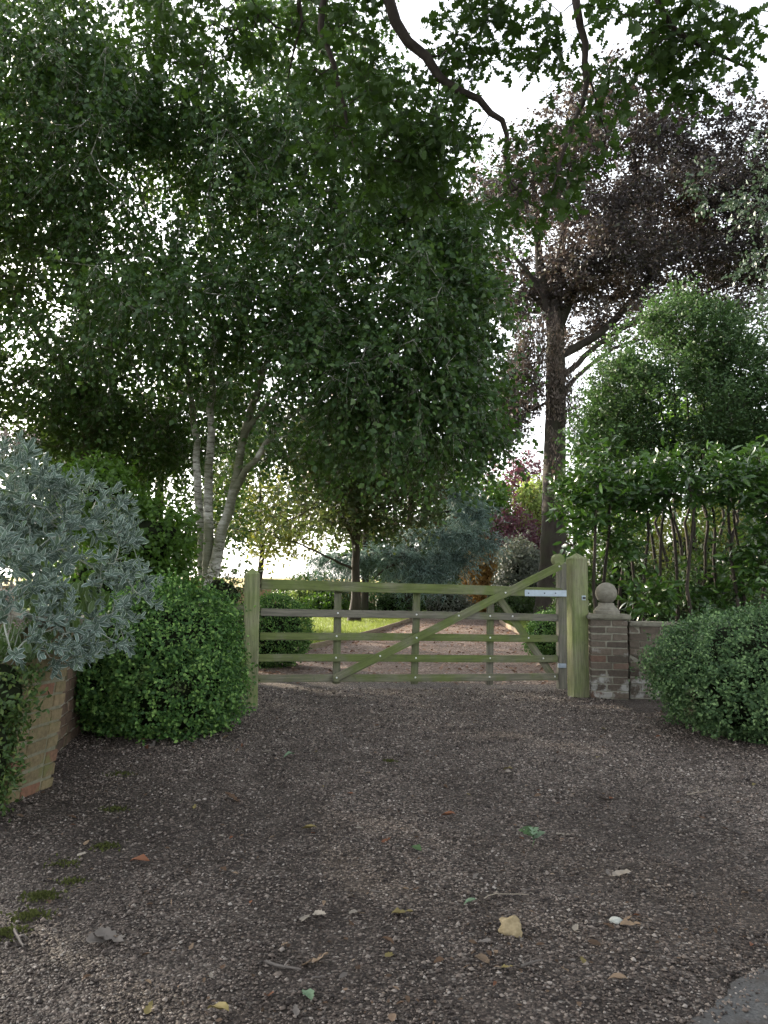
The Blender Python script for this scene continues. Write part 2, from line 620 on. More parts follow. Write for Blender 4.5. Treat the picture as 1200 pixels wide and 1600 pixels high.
T_DIAMOND = leaf_template([0, .42, 1], [0, .36, 0], .25, -.15)
T_FLAT = (np.array([(0, 0, 0), (.3, .5, .04), (0, 1, -.05), (-.3, .5, .04)], float), np.array([(0, 1, 2), (0, 2, 3)]), np.array([(0, 0), (1, .5), (0, 1), (1, .5)], float))
T_SILVER = leaf_template([0, .12, .4, .68, .88, 1], [0, .09, .19, .18, .10, 0], .3, -.12)
T_OVAL = leaf_template([0, .15, .4, .68, .88, 1], [0, .13, .23, .21, .11, 0], .3, -.18)
T_LANCE = leaf_template([0, .2, .5, .8, 1], [0, .12, .175, .11, 0], .25, -.3)
T_OAK = leaf_template([0, .10, .21, .30, .42, .52, .65, .75, .87, .95, 1], [.012, .035, .17, .06, .28, .10, .34, .15, .25, .14, 0], .15, -.15)
T_DEAD = leaf_template([0, .1, .25, .35, .5, .6, .75, .85, .95, 1], [.012, .06, .17, .13, .25, .2, .27, .2, .16, 0], .15, -.15)
T_BLADE = (np.array([(-.07, 0, 0), (.07, 0, 0), (0, 1, -.1)], float), np.array([(0, 1, 2)]), np.array([(1, 0), (1, 0), (0, 1)], float))


def leaf_frames(D, N):
    D = unit(D)
    N = N - D * np.sum(N * D, axis=1, keepdims=True)
    N = unit(N)
    return np.cross(D, N), D, N


def leaf_arrays(P, D, N, S, tpl):
    tv, tf, tuv = tpl
    X, Y, Z = leaf_frames(D, N)
    S = np.asarray(S).reshape(-1, 1, 1)
    v = P[:, None, :] + S * (tv[None, :, 0:1] * X[:, None, :] + tv[None, :, 1:2] * Y[:, None, :] + tv[None, :, 2:3] * Z[:, None, :])
    n, k = len(P), len(tv)
    f = (tf[None, :, :] + (np.arange(n) * k)[:, None, None]).reshape(-1, 3)
    return v.reshape(-1, 3), f, np.tile(tuv, (n, 1))


def build_leaves(name, P, D, N, S, tpl, mat, parent, base, singles=0, single_name='leaf', stuff=True):
    """one mesh of leaves; the `singles` that show largest become objects of their own"""
    P, D, N, S = map(np.asarray, (P, D, N, S))
    if singles:
        rel = P - np.array([0, 0, EYE])
        dist = np.linalg.norm(rel, axis=1)
        fx = rel @ np.array(CR) / np.maximum(rel @ np.array(_f0), .01)
        fy = rel @ np.array(CU) / np.maximum(rel @ np.array(_f0), .01)
        X, Y, Z = leaf_frames(D, N)
        facing = np.abs(np.sum(Z * unit(rel), axis=1))
        score = S / dist * (0.35 + facing)
        score[(np.abs(fx) > .5) | (np.abs(fy) > .66)] = 0
        idx = np.argsort(-score)[:singles]
        me = np_mesh(single_name, tpl[0], [tpl[1]], tpl[2])
        me.materials.append(mat)
        for i in idx:
            mtx = Matrix(((X[i][0], Y[i][0], Z[i][0], 0), (X[i][1], Y[i][1], Z[i][1], 0), (X[i][2], Y[i][2], Z[i][2], 0), (0, 0, 0, 1)))
            mtx = Matrix.Translation(Vector(P[i])) @ mtx @ Matrix.Scale(float(S[i]), 4)
            link(bpy.data.objects.new(single_name, me), mtx, parent)
        keep = np.ones(len(P), bool)
        keep[idx] = False
        P, D, N, S = P[keep], D[keep], N[keep], S[keep]
    v, f, uv = leaf_arrays(P, D, N, S, tpl)
    o = np_obj(name, v, [f], mat, parent, base, uv)
    if singles and stuff:
        o['kind'] = 'stuff'
    return o


# ------------------------------------------------------------------ trees
def catmull(pts, step):
    pts = [V3(p) for p in pts]
    if len(pts) == 2:
        pts = [pts[0], (pts[0] + pts[1]) / 2, pts[1]]
    P = [2 * pts[0] - pts[1]] + pts + [2 * pts[-1] - pts[-2]]
    out, par = [], []
    for i in range(1, len(P) - 2):
        L = np.linalg.norm(P[i + 1] - P[i])
        n = max(2, int(L / step))
        for j in range(n):
            t = j / n
            a, b, c, d = P[i - 1], P[i], P[i + 1], P[i + 2]
            out.append(.5 * ((2 * b) + (c - a) * t + (2 * a - 5 * b + 4 * c - d) * t * t + (3 * b - a - 3 * c + d) * t ** 3))
            par.append((i - 1 + t) / (len(P) - 3))
    out.append(pts[-1]); par.append(1.0)
    return out, par


class Skeleton:
    def __init__(self, seed):
        self.P = np.zeros((60000, 3)); self.par = np.full(60000, -1); self.R = np.zeros(60000); self.n = 0
        self.tips = []
        self.rng = np.random.default_rng(seed)

    def add(self, p, parent, r=0.0):
        i = self.n
        self.P[i] = p; self.par[i] = parent; self.R[i] = r; self.n += 1
        return i

    def stem(self, pts, r0, r1, step=.25, attach=False, wob=0.0, flare=0.0):
        c, tt = catmull(pts, step)
        prev = -1
        if attach and self.n:
            prev = int(np.argmin(np.sum((self.P[:self.n] - c[0]) ** 2, axis=1)))
            c, tt = c[1:], tt[1:]
        for k, (p, t) in enumerate(zip(c, tt)):
            r = r0 + (r1 - r0) * t + flare * math.exp(-t * 14) * r0
            q = p + self.rng.normal(0, wob, 3) * (1 if k else 0)
            prev = self.add(q, prev, r)
        return prev

    def reach(self, A, step=.3, wig=.06, up=.2, uppen=.5, inherit=.35):
        A = np.asarray(A)
        n0 = self.n
        d0 = np.array([np.min(np.sum((self.P[:n0] - a) ** 2, axis=1)) for a in A])
        for k in np.argsort(d0):
            a = A[k]
            d2 = np.sum((self.P[:self.n] - a) ** 2, axis=1)
            d2 = d2 * (1 + uppen * (self.P[:self.n, 2] > a[2]))
            i = int(np.argmin(d2))
            p0 = self.P[i]
            L = np.linalg.norm(a - p0)
            if L < 1e-3:
                continue
            tan = (p0 - self.P[self.par[i]]) if self.par[i] >= 0 else np.array([0, 0, 1.])
            tan = tan / max(np.linalg.norm(tan), 1e-6)
            p1 = p0 + (tan * inherit + (a - p0) / L * .3 + np.array([0, 0, up])) * L
            m = max(1, int(L / step))
            prev = i
            for j in range(1, m + 1):
                t = j / m
                q = (1 - t) ** 2 * p0 + 2 * t * (1 - t) * p1 + t * t * a
                if j < m:
                    q = q + self.rng.normal(0, wig, 3) * min(L, 1)
                prev = self.add(q, prev)
            self.tips.append(prev)

    def radii(self, r_tip, power=.5):
        cnt = np.zeros(self.n)
        has = np.zeros(self.n, bool)
        for i in range(self.n - 1, -1, -1):
            if not has[i]:
                cnt[i] = 1
            p = self.par[i]
            if p >= 0:
                has[p] = True
                cnt[p] += cnt[i]
        r = r_tip * cnt ** power
        self.R[:self.n] = np.where(self.R[:self.n] > 0, self.R[:self.n], r)
        for i in range(self.n):
            p = self.par[i]
            if p >= 0:
                self.R[i] = min(self.R[i], self.R[p] * 1.0 + 1e-4)
        self.has = has

    def mesh(self):
        seen = np.zeros(self.n, bool)
        V, Q, off = [], [], 0
        for tip in range(self.n):
            if self.has[tip]:
                continue
            ch = [tip]; i = tip; seen[i] = True
            while self.par[i] >= 0:
                i = int(self.par[i]); ch.append(i)
                if seen[i]:
                    break
                seen[i] = True
            ch = ch[::-1]
            if len(ch) < 2:
                continue
            P = self.P[ch]; R = self.R[ch].copy()
            R[0] = min(R[0], R[1] * 1.25)
            s = 12 if R.max() > .12 else (8 if R.max() > .04 else (5 if R.max() > .012 else 3))
            T = unit(np.gradient(P, axis=0))
            ref = np.array([.31, .95, .05]) if abs(T[0][1]) < .8 else np.array([.95, .1, .3])
            A = unit(np.cross(T, ref)); B = np.cross(T, A)
            a = np.arange(s) / s * 2 * np.pi
            ring = P[:, None, :] + R[:, None, None] * (np.cos(a)[None, :, None] * A[:, None, :] + np.sin(a)[None, :, None] * B[:, None, :])
            V.append(ring.reshape(-1, 3))
            m = len(ch)
            k = np.arange(s); k2 = (k + 1) % s
            for j in range(m - 1):
                Q.append(np.stack([off + j * s + k, off + j * s + k2, off + (j + 1) * s + k2, off + (j + 1) * s + k], axis=1))
            off += m * s
        return np.concatenate(V), np.concatenate(Q)

    def tipdirs(self):
        t = np.array(self.tips)
        return self.P[t], unit(self.P[t] - self.P[self.par[t]])


def ell(px, py, d, rx, ry, rd):
    """crown lobe from where its middle shows, at depth d; rx, ry as seen, rd its depth in metres"""
    return (V3(at(px, py, d)), np.array([rx * d / 1200, rd, ry * d / 1200]))


def sample_ells(ells, total, rng, shell=.45, gap=None, seed=0):
    vol = np.array([np.prod(e[1]) ** (2 / 3) for e in ells])
    cnt = np.maximum(1, (vol / vol.sum() * total).astype(int))
    out = []
    for (c, r), n in zip(ells, cnt):
        d = unit(rng.normal(size=(n, 3)))
        u = rng.random(n)
        rad = (shell ** 3 + u * (1 - shell ** 3)) ** (1 / 3)
        out.append(c + d * r * rad[:, None])
    A = np.concatenate(out)
    if gap:
        sc, th = gap
        k = np.array([mnoise.noise(Vector(a) * sc + Vector((seed, seed * 2.3, 0))) > th for a in A])
        A = A[k]
    return A


def twigs(T, O, k, L, m, size, rng, droop=.3, spread=.8, leafdroop=.2, out=.6, sizevar=.25, nup=1.):
    n = len(T)
    B = np.repeat(T, k, axis=0)
    Dr = unit(np.repeat(O, k, axis=0) * out + rng.normal(size=(n * k, 3)) * spread + np.array([0, 0, -droop]) * .6)
    Ln = L * rng.uniform(.5, 1.25, n * k)
    t = (np.arange(m) + .7) / m
    P = B[:, None, :] + Dr[:, None, :] * (Ln[:, None] * t)[:, :, None] + np.array([0, 0, -1.]) * (droop * .5 * Ln[:, None] * t * t)[:, :, None]
    P = P + rng.normal(size=P.shape) * L * .04
    side = unit(np.cross(Dr, np.array([0, 0, 1.]) + rng.normal(size=Dr.shape) * .3))
    sgn = np.where(np.arange(m) % 2 == 0, 1., -1.)
    D = Dr[:, None, :] * .55 + side[:, None, :] * sgn[None, :, None] * .8 + rng.normal(size=P.shape) * .4 + np.array([0, 0, -leafdroop])
    N = np.array([0, 0, nup]) + rng.normal(size=P.shape) * .55
    P = P.reshape(-1, 3); D = D.reshape(-1, 3); N = N.reshape(-1, 3)
    S = size * rng.uniform(1 - sizevar, 1 + sizevar, len(P))
    E = B + Dr * Ln[:, None] + np.array([0, 0, -1.]) * (droop * .5 * Ln)[:, None]
    return P, D, N, S, B, E


def twig_mesh(B, E, r):
    D = unit(E - B)
    A = unit(np.cross(D, np.array([.3, .9, .2]))); C = np.cross(D, A)
    v = np.stack([B + A * r, B - A * r * .5 + C * r * .87, B - A * r * .5 - C * r * .87, E], axis=1).reshape(-1, 3)
    o = (np.arange(len(B)) * 4)[:, None]
    f = np.concatenate([o + np.array([[0, 1, 3]]), o + np.array([[1, 2, 3]]), o + np.array([[2, 0, 3]])])
    return v, f


def tree(name, label, cat, base, stems, ells, n, bark, leafm, size, tpl=T_DIAMOND, k=4, L=.5, m=7, seed=1, droop=.3, rtip=.004,
         gap=None, shell=.45, step=.3, up=.2, group=None, singles=0, extra=None, leafdroop=.2, flare=.0, power=.5, spread=.8, uppen=.5, wig=.06, twig_r=.0025, nup=.45, sizevar=.25):
    rng = np.random.default_rng(seed)
    sk = Skeleton(seed)
    for i, st in enumerate(stems):
        sk.stem(st[0], st[1], st[2], attach=(len(st) > 3 and st[3]), wob=.012, flare=flare if i == 0 else 0)
    A = sample_ells(ells, n, rng, shell, gap, seed)
    if extra is not None:
        A = np.concatenate([A, extra])
    sk.reach(A, step=step, up=up, uppen=uppen, wig=wig)
    sk.radii(rtip, power)
    t = thing(name, label, cat, base, group)
    v, q = sk.mesh()
    T, O = sk.tipdirs()
    P, D, N, S, B, E = twigs(T, O, k, L, m, size, rng, droop, spread, leafdroop, nup=nup, sizevar=sizevar)
    np_obj('trunk', v, [q], bark, t, base, smooth=True)
    if twig_r:
        tv, tf = twig_mesh(B, E, twig_r)
        np_obj('twigs', tv, [tf], bark, t, base)['kind'] = 'stuff'
    build_leaves('crown', P, D, N, S, tpl, leafm, t, base, singles)
    return t


def bush(name, label, cat, base, ells, sprigs, leafm, size, tpl=T_FLAT, per=8, sprig=.05, seed=1, lump=.12, lumpsc=2.2, group=None, core=True, inset=.16, coresc=1.0, upw=.25, stray=.26):
    """a dense shrub: sprigs of leaves over a lumpy mass"""
    rng = np.random.default_rng(seed)
    t = thing(name, label, cat, base, group)
    area = np.array([(e[1][0] * e[1][1] * e[1][2]) ** (2 / 3) for e in ells])
    cnt = (area / area.sum() * sprigs).astype(int)
    Ps, Os = [], []
    for (c, r), n in zip(ells, cnt):
        d = unit(rng.normal(size=(n, 3)))
        lum = np.array([mnoise.noise(Vector(x * r) * lumpsc + Vector((seed, 0, seed))) for x in d]) * lump
        fine = np.array([mnoise.noise(Vector(x * r) * lumpsc * 4 + Vector((seed, 3, seed))) for x in d]) * lump * .9
        rad = 1 + lum + fine - inset * rng.random(n) ** 2 + np.where(rng.random(n) < .07, rng.random(n) * stray, 0)
        p = c + d * r * rad[:, None]
        o = unit(d / r)
        keep = p[:, 2] > base[2] + .02
        for j, (c2, r2) in enumerate(ells):
            if c2 is not c:
                keep &= np.sum(((p - c2) / r2) ** 2, axis=1) > .72
        Ps.append(p[keep]); Os.append(o[keep])
    P, O = np.concatenate(Ps), np.concatenate(Os)
    n = len(P)
    lift = unit(O + np.array([0, 0, upw]) + rng.normal(size=O.shape) * .25)
    Pl = np.repeat(P, per, axis=0) + np.repeat(lift, per, axis=0) * (np.tile(np.arange(per) / per, n) * sprig * 1.6)[:, None] + rng.normal(size=(n * per, 3)) * sprig * .45
    D = np.repeat(lift, per, axis=0) * .5 + rng.normal(size=(n * per, 3)) * .75
    N = np.repeat(O, per, axis=0) + np.array([0, 0, .5]) + rng.normal(size=(n * per, 3)) * .5
    S = size * rng.uniform(.7, 1.25, n * per)
    build_leaves('foliage', Pl, D, N, S, tpl, leafm, t, base)
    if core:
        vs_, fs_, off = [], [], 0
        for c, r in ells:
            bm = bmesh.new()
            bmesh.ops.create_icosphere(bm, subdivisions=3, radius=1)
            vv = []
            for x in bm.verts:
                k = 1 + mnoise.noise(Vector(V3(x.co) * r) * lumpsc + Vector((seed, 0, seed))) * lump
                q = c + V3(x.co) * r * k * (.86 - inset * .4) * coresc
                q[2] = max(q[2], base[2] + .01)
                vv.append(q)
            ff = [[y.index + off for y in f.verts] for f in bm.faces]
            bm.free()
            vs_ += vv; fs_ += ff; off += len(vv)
        np_obj('light_blocking_core', np.array(vs_), [np.array(fs_)], M['core'], t, base)  # solid dark hull added inside the leaves to block light
    return t


# ------------------------------------------------------------------ the setting: ground, forecourt, drive, lawns, road, field
def sheet(name, polyrows, mat, kind='structure', z=0.0, amp=0.0, nx=40, sc=.8, dip=None):
    """polyrows: (y, x0, x1) rows; a grid between them"""
    ys = [r[0] for r in polyrows]
    rows = []
    for a, b in zip(polyrows[:-1], polyrows[1:]):
        n = max(2, int((b[0] - a[0]) / .2)) if amp else max(2, int((b[0] - a[0]) / 1.0))
        for j in range(n):
            t = j / n
            rows.append([a[i] + (b[i] - a[i]) * t for i in range(3)])
    rows.append(polyrows[-1])
    v = []
    for y, x0, x1 in rows:
        for i in range(nx + 1):
            x = x0 + (x1 - x0) * i / nx
            zz = z + (amp * (mnoise.noise(Vector((x * sc, y * sc, 3))) + .4 * mnoise.noise(Vector((x * 4, y * 4, 9)))) if amp else 0)
            if dip:
                zz -= .06 * max(0, 1 - (y - dip) / .8)
            v.append((x, y, zz))
    f = [(r * (nx + 1) + i, r * (nx + 1) + i + 1, (r + 1) * (nx + 1) + i + 1, (r + 1) * (nx + 1) + i) for r in range(len(rows) - 1) for i in range(nx)]
    o = np_obj(name, np.array(v), [np.array(f)], mat, None, smooth=True)
    o['kind'] = kind
    return o


sheet('ground', [(-60, -900, 900), (1500, -900, 900)], soil_mat(), z=-.08, nx=4)
fm = field_mat()
f_ = sheet('field', [(48, -500, -3), (900, -700, 100)], fm, z=-.03, nx=6)
FORE = [(-3, -7, 7), (4.2, -7, 7), (7.2, -5, 6), (8.6, -2.6, 4.2), (9.4, -2.25, 3.2)]
gravel_z = lambda x, y: .022 * (mnoise.noise(Vector((x * .8, y * .8, 3))) + .4 * mnoise.noise(Vector((x * 4, y * 4, 9))))
sheet('gravel_forecourt', FORE, M['gravel'], amp=.022, nx=90)
DRV = [(9.1, -2.25, 3.1), (11.2, -1.82, 3.05), (13.2, -1.38, 3.1), (16, -.65, 3.15), (19.5, .02, 3.3), (24, .8, 3.6), (30, 1.7, 4.4), (40, 3.2, 6.0)]
sheet('driveway', DRV, drive_mat(), amp=.012, nx=16, z=.012, dip=9.1)
lm = lawn_mat()
sheet('lawn', [(10.5, -9, -2.05), (11.2, -9, -1.9), (13.2, -9, -1.45), (16, -12, -.72), (19.5, -14, -.05), (24, -16, .73), (30, -18, 1.6), (34, -20, 2.2)], lm, z=.02, amp=.02, nx=30, sc=.3)
sheet('lawn', [(14, 3.2, 7), (16, 3.23, 9), (19.5, 3.38, 10), (24, 3.68, 12), (30, 4.5, 14), (40, 6.1, 16)], lm, z=.03, amp=.02, nx=16, sc=.3)

# road corner, ragged edge
rng = np.random.default_rng(5)
edge = [(.0, 1.45), (.45, 1.85), (.76, 2.12), (.93, 2.27), (1.17, 2.5), (1.7, 2.8), (2.6, 3.0), (4.5, 3.5), (9, 4.4)]
ed, _ = catmull([(x, y, 0) for x, y in edge], .03)
ev = [(p[0] + rng.normal(0, .008) + .03 * mnoise.noise(Vector((p[0] * 7, p[1] * 7, 1))), p[1] + rng.normal(0, .008), .018 + gravel_z(p[0], p[1])) for p in ed]
lo = [(p[0] + .6, p[1] - 2.5 - .3 * p[0], .02) for p in ed]
nE = len(ev)
o = np_obj('road', np.array(ev + lo), [np.array([(i, nE + i, nE + i + 1, i + 1) for i in range(nE - 1)])], road_mat())
o['kind'] = 'structure'

# far rise beyond the field
hv, hf = [], []
for i in range(41):
    x = -420 + i * 14
    h = 3.2 + 2.2 * mnoise.noise(Vector((x * .012, 2, 0)))
    hv += [(x, 330, -.5), (x, 380, h), (x, 470, -.5)]
for i in range(40):
    a = i * 3
    hf += [(a, a + 3, a + 4, a + 1), (a + 1, a + 4, a + 5, a + 2)]
o = np_obj('hill', np.array(hv), [np.array(hf)], fm, smooth=True)
o['kind'] = 'structure'

# gravel stones lying loose on top
rng = np.random.default_rng(11)
NP_ = 130000
yy = 1.75 + 7.2 * rng.random(NP_) ** 1.2
xx = rng.uniform(-1, 1, NP_) * (.62 * yy + .25)
ok = (xx > -2.9) & ~((yy > 7.4) & ((xx < -1.9) | (xx > 2.4)))
xx, yy = xx[ok], yy[ok]
zz = np.array([gravel_z(a, b) for a, b in zip(xx, yy)])
_e = np.array([(.0, 1.45), (.45, 1.85), (.76, 2.12), (.93, 2.27), (1.17, 2.5), (1.7, 2.8), (2.6, 3.0), (4.5, 3.5), (9, 4.4)])
over = np.interp(xx, _e[:, 0], _e[:, 1]) - yy
onroad = (over > -.02) & (xx > 0)
keep = ~onroad | (rng.random(len(xx)) < .75 * np.exp(-np.maximum(over, 0) / .07) + .05)
xx, yy, zz, onroad = xx[keep], yy[keep], zz[keep] + np.where(onroad[keep], .017, 0), onroad[keep]
rs = rng.lognormal(math.log(.0040), .34, len(xx)) * (1 + .13 * np.maximum(yy - 3, 0))
oc = np.array([(1, 0, 0), (0, 1, 0), (-1, 0, 0), (0, -1, 0), (0, 0, .75), (0, 0, -.6)], float)
of = np.array([(0, 1, 4), (1, 2, 4), (2, 3, 4), (3, 0, 4), (1, 0, 5), (2, 1, 5), (3, 2, 5), (0, 3, 5)])
an = rng.uniform(0, 6.28, len(xx))
ca, sa = np.cos(an), np.sin(an)
ov = oc[None] * rng.uniform(.7, 1.3, (len(xx), 6, 3))
ov[:, :, 0] *= rng.uniform(.8, 1.5, (len(xx), 1))
rx_ = ov[:, :, 0] * ca[:, None] - ov[:, :, 1] * sa[:, None]
ry_ = ov[:, :, 0] * sa[:, None] + ov[:, :, 1] * ca[:, None]
pv = np.stack([xx[:, None] + rs[:, None] * rx_, yy[:, None] + rs[:, None] * ry_, zz[:, None] + rs[:, None] * (ov[:, :, 2] + .35)], axis=2).reshape(-1, 3)
pf = (of[None] + (np.arange(len(xx)) * 6)[:, None, None]).reshape(-1, 3)
o = np_obj('loose_gravel', pv, [pf], M['pebbles'], smooth=True)
tag(o, 'loose brown and grey gravel stones covering the forecourt', 'gravel', kind='stuff')

# lawn grass blades
ng = 45000
gy = 10.6 + 17 * rng.random(ng) ** 1.3
rows = np.array([(10.5, -2.05), (11.2, -1.9), (13.2, -1.45), (16, -.72), (19.5, -.05), (24, .73), (30, 1.6)])
gx = np.interp(gy, rows[:, 0], rows[:, 1]) - .02 - 5 * rng.random(ng) ** 1.4
GP = np.stack([gx, gy, np.full(ng, .02)], 1)
gd = np.array([0, 0, 1.]) + rng.normal(size=(ng, 3)) * .45
M['grass'] = leaf_mat('grass_blade', [(0, (.08, .125, .02)), (1, (.18, .21, .05))], (.26, .32, .05), .4)
v, f, uv = leaf_arrays(GP, gd, rng.normal(size=(ng, 3)), rng.uniform(.04, .09, ng), T_BLADE)
tag(np_obj('grass', v, [f], M['grass'], None, (0, 0, 0), uv), 'short sunlit lawn grass beyond the gate', 'grass', kind='stuff')


# ------------------------------------------------------------------ timber edging along the drive
def edging(label, pts, side):
    t = thing('drive_edging', label, 'edging', (pts[0][0], pts[0][1], 0), 'timber edgings of the drive')
    for i, (a, b) in enumerate(zip(pts[:-1], pts[1:])):
        d = Vector((b[0] - a[0], b[1] - a[1], 0)).normalized() * .006
        board('edging_board', Vector((*a, .045)) + d, Vector((*b, .045)) - d, .13, .035, (0, 0, 1), M['wood_old'], t, .004, seed=i)
    return t


dl = [(r[1] - .04, r[0]) for r in DRV[:-1]]
dr = [(r[2] + .04, r[0]) for r in DRV[1:-1]]
edging('weathered timber edging board between drive and lawn, left of drive', dl, 0)
edging('weathered timber edging board along the right side of the drive', dr, 1)

# ------------------------------------------------------------------ gate posts and gate
GL, GR = 7.62, 8.40
gdep = lambda px: GL + (px - 395) / (895 - 395) * (GR - GL)
_gl, _gr = at(395, 1000, GL), at(895, 1000, GR)
GT = Vector((_gr.x - _gl.x, _gr.y - _gl.y, 0)).normalized()
GN = Vector((GT.y, -GT.x, 0))      # faces the camera's side


def g_at(px, py, off=0.0):
    """the point of the gate's own plane (moved `off` towards the road) at px, py"""
    a = at(px, py, 1.0)
    d = a - Vector((0, 0, EYE))
    k = (_gl + GN * off - Vector((0, 0, EYE))).dot(GN) / d.dot(GN)
    return Vector((0, 0, EYE)) + d * k




def gate_post(label, pxc, d, wdt, ytop, yeave, ybot, mat, lean=0.0):
    top, bot = at(pxc, yeave, d), at(pxc, ybot, d)
    H = top.z - bot.z
    cap = at(pxc, ytop, d).z - top.z
    base = Vector((top.x, d, bot.z))
    t = thing('gate_post', label, 'gate post', base, 'gate posts')
    bm = bmesh.new()
    hw = wdt / 2
    rnd = random.Random(int(pxc))
    rings = []
    for z in np.linspace(-.25, H, 9):
        j = lambda: rnd.uniform(-.002, .002)
        c = .012
        ring = []
        for sx, sy in ((-1, -1), (1, -1), (1, 1), (-1, 1)):
            pts = [(sx * (hw - c), sy * hw), (sx * hw, sy * (hw - c))]
            if sx * sy < 0:
                pts = pts
            else:
                pts = pts
            ring += pts if (sx, sy) in ((1, -1), (-1, 1)) else pts[::-1]
        rings.append([bm.verts.new((x + j(), y + j(), z)) for x, y in ring])
    for a, b in zip(rings[:-1], rings[1:]):
        for i in range(8):
            bm.faces.new((a[i], a[(i + 1) % 8], b[(i + 1) % 8], b[i]))
    ap = bm.verts.new((0, 0, H + cap))
    for i in range(8):
        bm.faces.new((rings[-1][i], rings[-1][(i + 1) % 8], ap))
    bmesh.ops.recalc_face_normals(bm, faces=bm.faces)
    # grain runs along local x in the wood material: stand the post by rotating
    R = Matrix((( GT.x, -GN.x, 0), (GT.y, -GN.y, 0), (0, 0, 1))).to_4x4()
    m2 = Matrix.Rotation(math.radians(90), 4, 'Y')
    bmesh.ops.transform(bm, matrix=m2.inverted(), verts=bm.verts)
    me = bm_mesh('post', bm, mat)
    o = bpy.data.objects.new('post', me)
    link(o, Matrix.Translation(base) @ Matrix.Rotation(lean, 4, GN) @ R @ m2, t)
    return t, base, H


lp, lbase, lH = gate_post('slim green weathered gate post at the latch end, beside the left clipped bush', 396, 7.58, .142, 887, 897, 1094, M['wood_green'], math.radians(.5))
rp, rbase, rH = gate_post('thick green hanging post of the gate, next to the brick pier', 901, 8.42, .178, 864, 873, 1091, M['wood_green'])
# bolt plate on the thick post
bp = at(907, 934, 8.42)
pc = rbase + GN * (.089 + .003)
pc = Vector((pc.x, pc.y, bp.z)) + GT * .03
me = bm_mesh('bolt_plate', box_bm(.045, .006, .05, .001), M['galv'])
link(bpy.data.objects.new('bolt_plate', me), frame_matrix(pc, GT, (0, 0, 1)), rp)
bm = bmesh.new()
bmesh.ops.create_cone(bm, cap_ends=True, segments=12, radius1=.014, radius2=.012, depth=.02)
me = bm_mesh('bolt_end', bm, M['dark_hole'])
link(bpy.data.objects.new('bolt_end', me), frame_matrix(pc + GN * .012, GT, GN), rp)

gate_base = g_at(640, 1078)
gate = thing('field_gate', 'green weathered timber five-bar gate closed across the gravel drive', 'gate', gate_base)
UP = (0, 0, 1)
RAILS = [((408, 912.5), (876, 926), 15, .075), ((407, 956.2), (871, 964.8), 11.2, .032), ((406, 993.7), (871, 997.6), 11.2, .032),
         ((403, 1027.7), (871, 1029.3), 11, .032), ((401, 1060.6), (871, 1057.6), 11, .032)]
for i, (a, b, hp, th) in enumerate(RAILS):
    board('rail', g_at(*a), g_at(*b), hp * 8.0 / 1200, th, UP, M['wood_grey'] if i == 1 else M['wood'], gate, .005, seed=i)
ry = lambda i, px: RAILS[i][0][1] + (RAILS[i][1][1] - RAILS[i][0][1]) * (px - RAILS[i][0][0]) / (RAILS[i][1][0] - RAILS[i][0][0])
for i, (xt, yt, xb, yb) in enumerate([(528, 921, 525, 1068), (651, 926, 647, 1069), (766, 928, 765, 1070)]):
    board('upright', g_at(xt, yt, -.045), g_at(xb, yb, -.045), .074, .032, GT, M['wood_grey'], gate, .004, seed=20 + i)
board('brace', g_at(526, 1059, .045), g_at(876, 884, .045), .082, .03, UP, M['wood'], gate, .004, seed=31)
bm = bmesh.new()   # rounded foot of the long brace
bmesh.ops.create_cone(bm, cap_ends=True, segments=20, radius1=.040, radius2=.040, depth=.0285)
link(bpy.data.objects.new('brace_end', bm_mesh('brace_end', bm, M['wood'])), frame_matrix(g_at(526, 1059, .045), GT, GN), gate)
board('brace', g_at(780, 935, -.046), g_at(864, 1058, -.046), .075, .03, UP, M['wood'], gate, .004, seed=32)
# hanging stile with its rounded head
board('stile', g_at(877, 1076, -.005), g_at(877, 880, -.005), .095, .075, GT, M['wood_grey'], gate, .006, seed=40)
bm = bmesh.new()
bmesh.ops.create_cone(bm, cap_ends=True, segments=28, radius1=.066, radius2=.066, depth=.074)
bmesh.ops.bevel(bm, geom=[e for e in bm.edges if e.calc_face_angle(0) > 1], offset=.006, segments=2, affect='EDGES')
link(bpy.data.objects.new('stile_head', bm_mesh('stile_head', bm, M['wood_green'])), frame_matrix(g_at(871.5, 875, -.005), GT, GN), gate)
# ironwork
st = board('hinge_strap', g_at(820, 926.2, .043), g_at(885, 927.4, .043), .066, .008, UP, M['galv'], gate, .002, seed=50)
for px in (826, 851, 868):
    bm = bmesh.new()
    bmesh.ops.create_cone(bm, cap_ends=True, segments=8, radius1=.008, radius2=.006, depth=.012)
    link(bpy.data.objects.new('strap_bolt', bm_mesh('strap_bolt', bm, M['dark_hole'])), frame_matrix(g_at(px, 926.8, .05), GT, GN), st)
board('hinge_eye', g_at(872, 1040, .036), g_at(884, 1040.5, .036), .045, .03, UP, M['galv'], gate, .004, seed=51)
bolt_me = None
bolts = [(528, 1, 528), (526, 2, 526), (525, 3, 525), (651, 1, 651), (650, 3, 650), (649, 4, 649), (766, 1, 766), (766, 2, 766), (766, 3, 766), (765, 4, 765),
         (801, 1, 801), (826, 2, 826), (849, 3, 849), (867, 4, 867)]
bm = bmesh.new()
bmesh.ops.create_uvsphere(bm, u_segments=10, v_segments=6, radius=.0095)
bmesh.ops.scale(bm, vec=(1, 1, .55), verts=bm.verts)
bolt_me = bm_mesh('bolt', bm, M['bolt'], True)
for px, ri, _ in bolts:
    link(bpy.data.objects.new('bolt', bolt_me), frame_matrix(g_at(px, ry(ri, px) - .5, .018), GT, GN), gate)
for px, py in ((526, 1059), (651, 996.5), (717, 962), (790, 926), (874, 885), (594, 1025)):
    link(bpy.data.objects.new('bolt', bolt_me), frame_matrix(g_at(px, py, .062), GT, GN), gate)

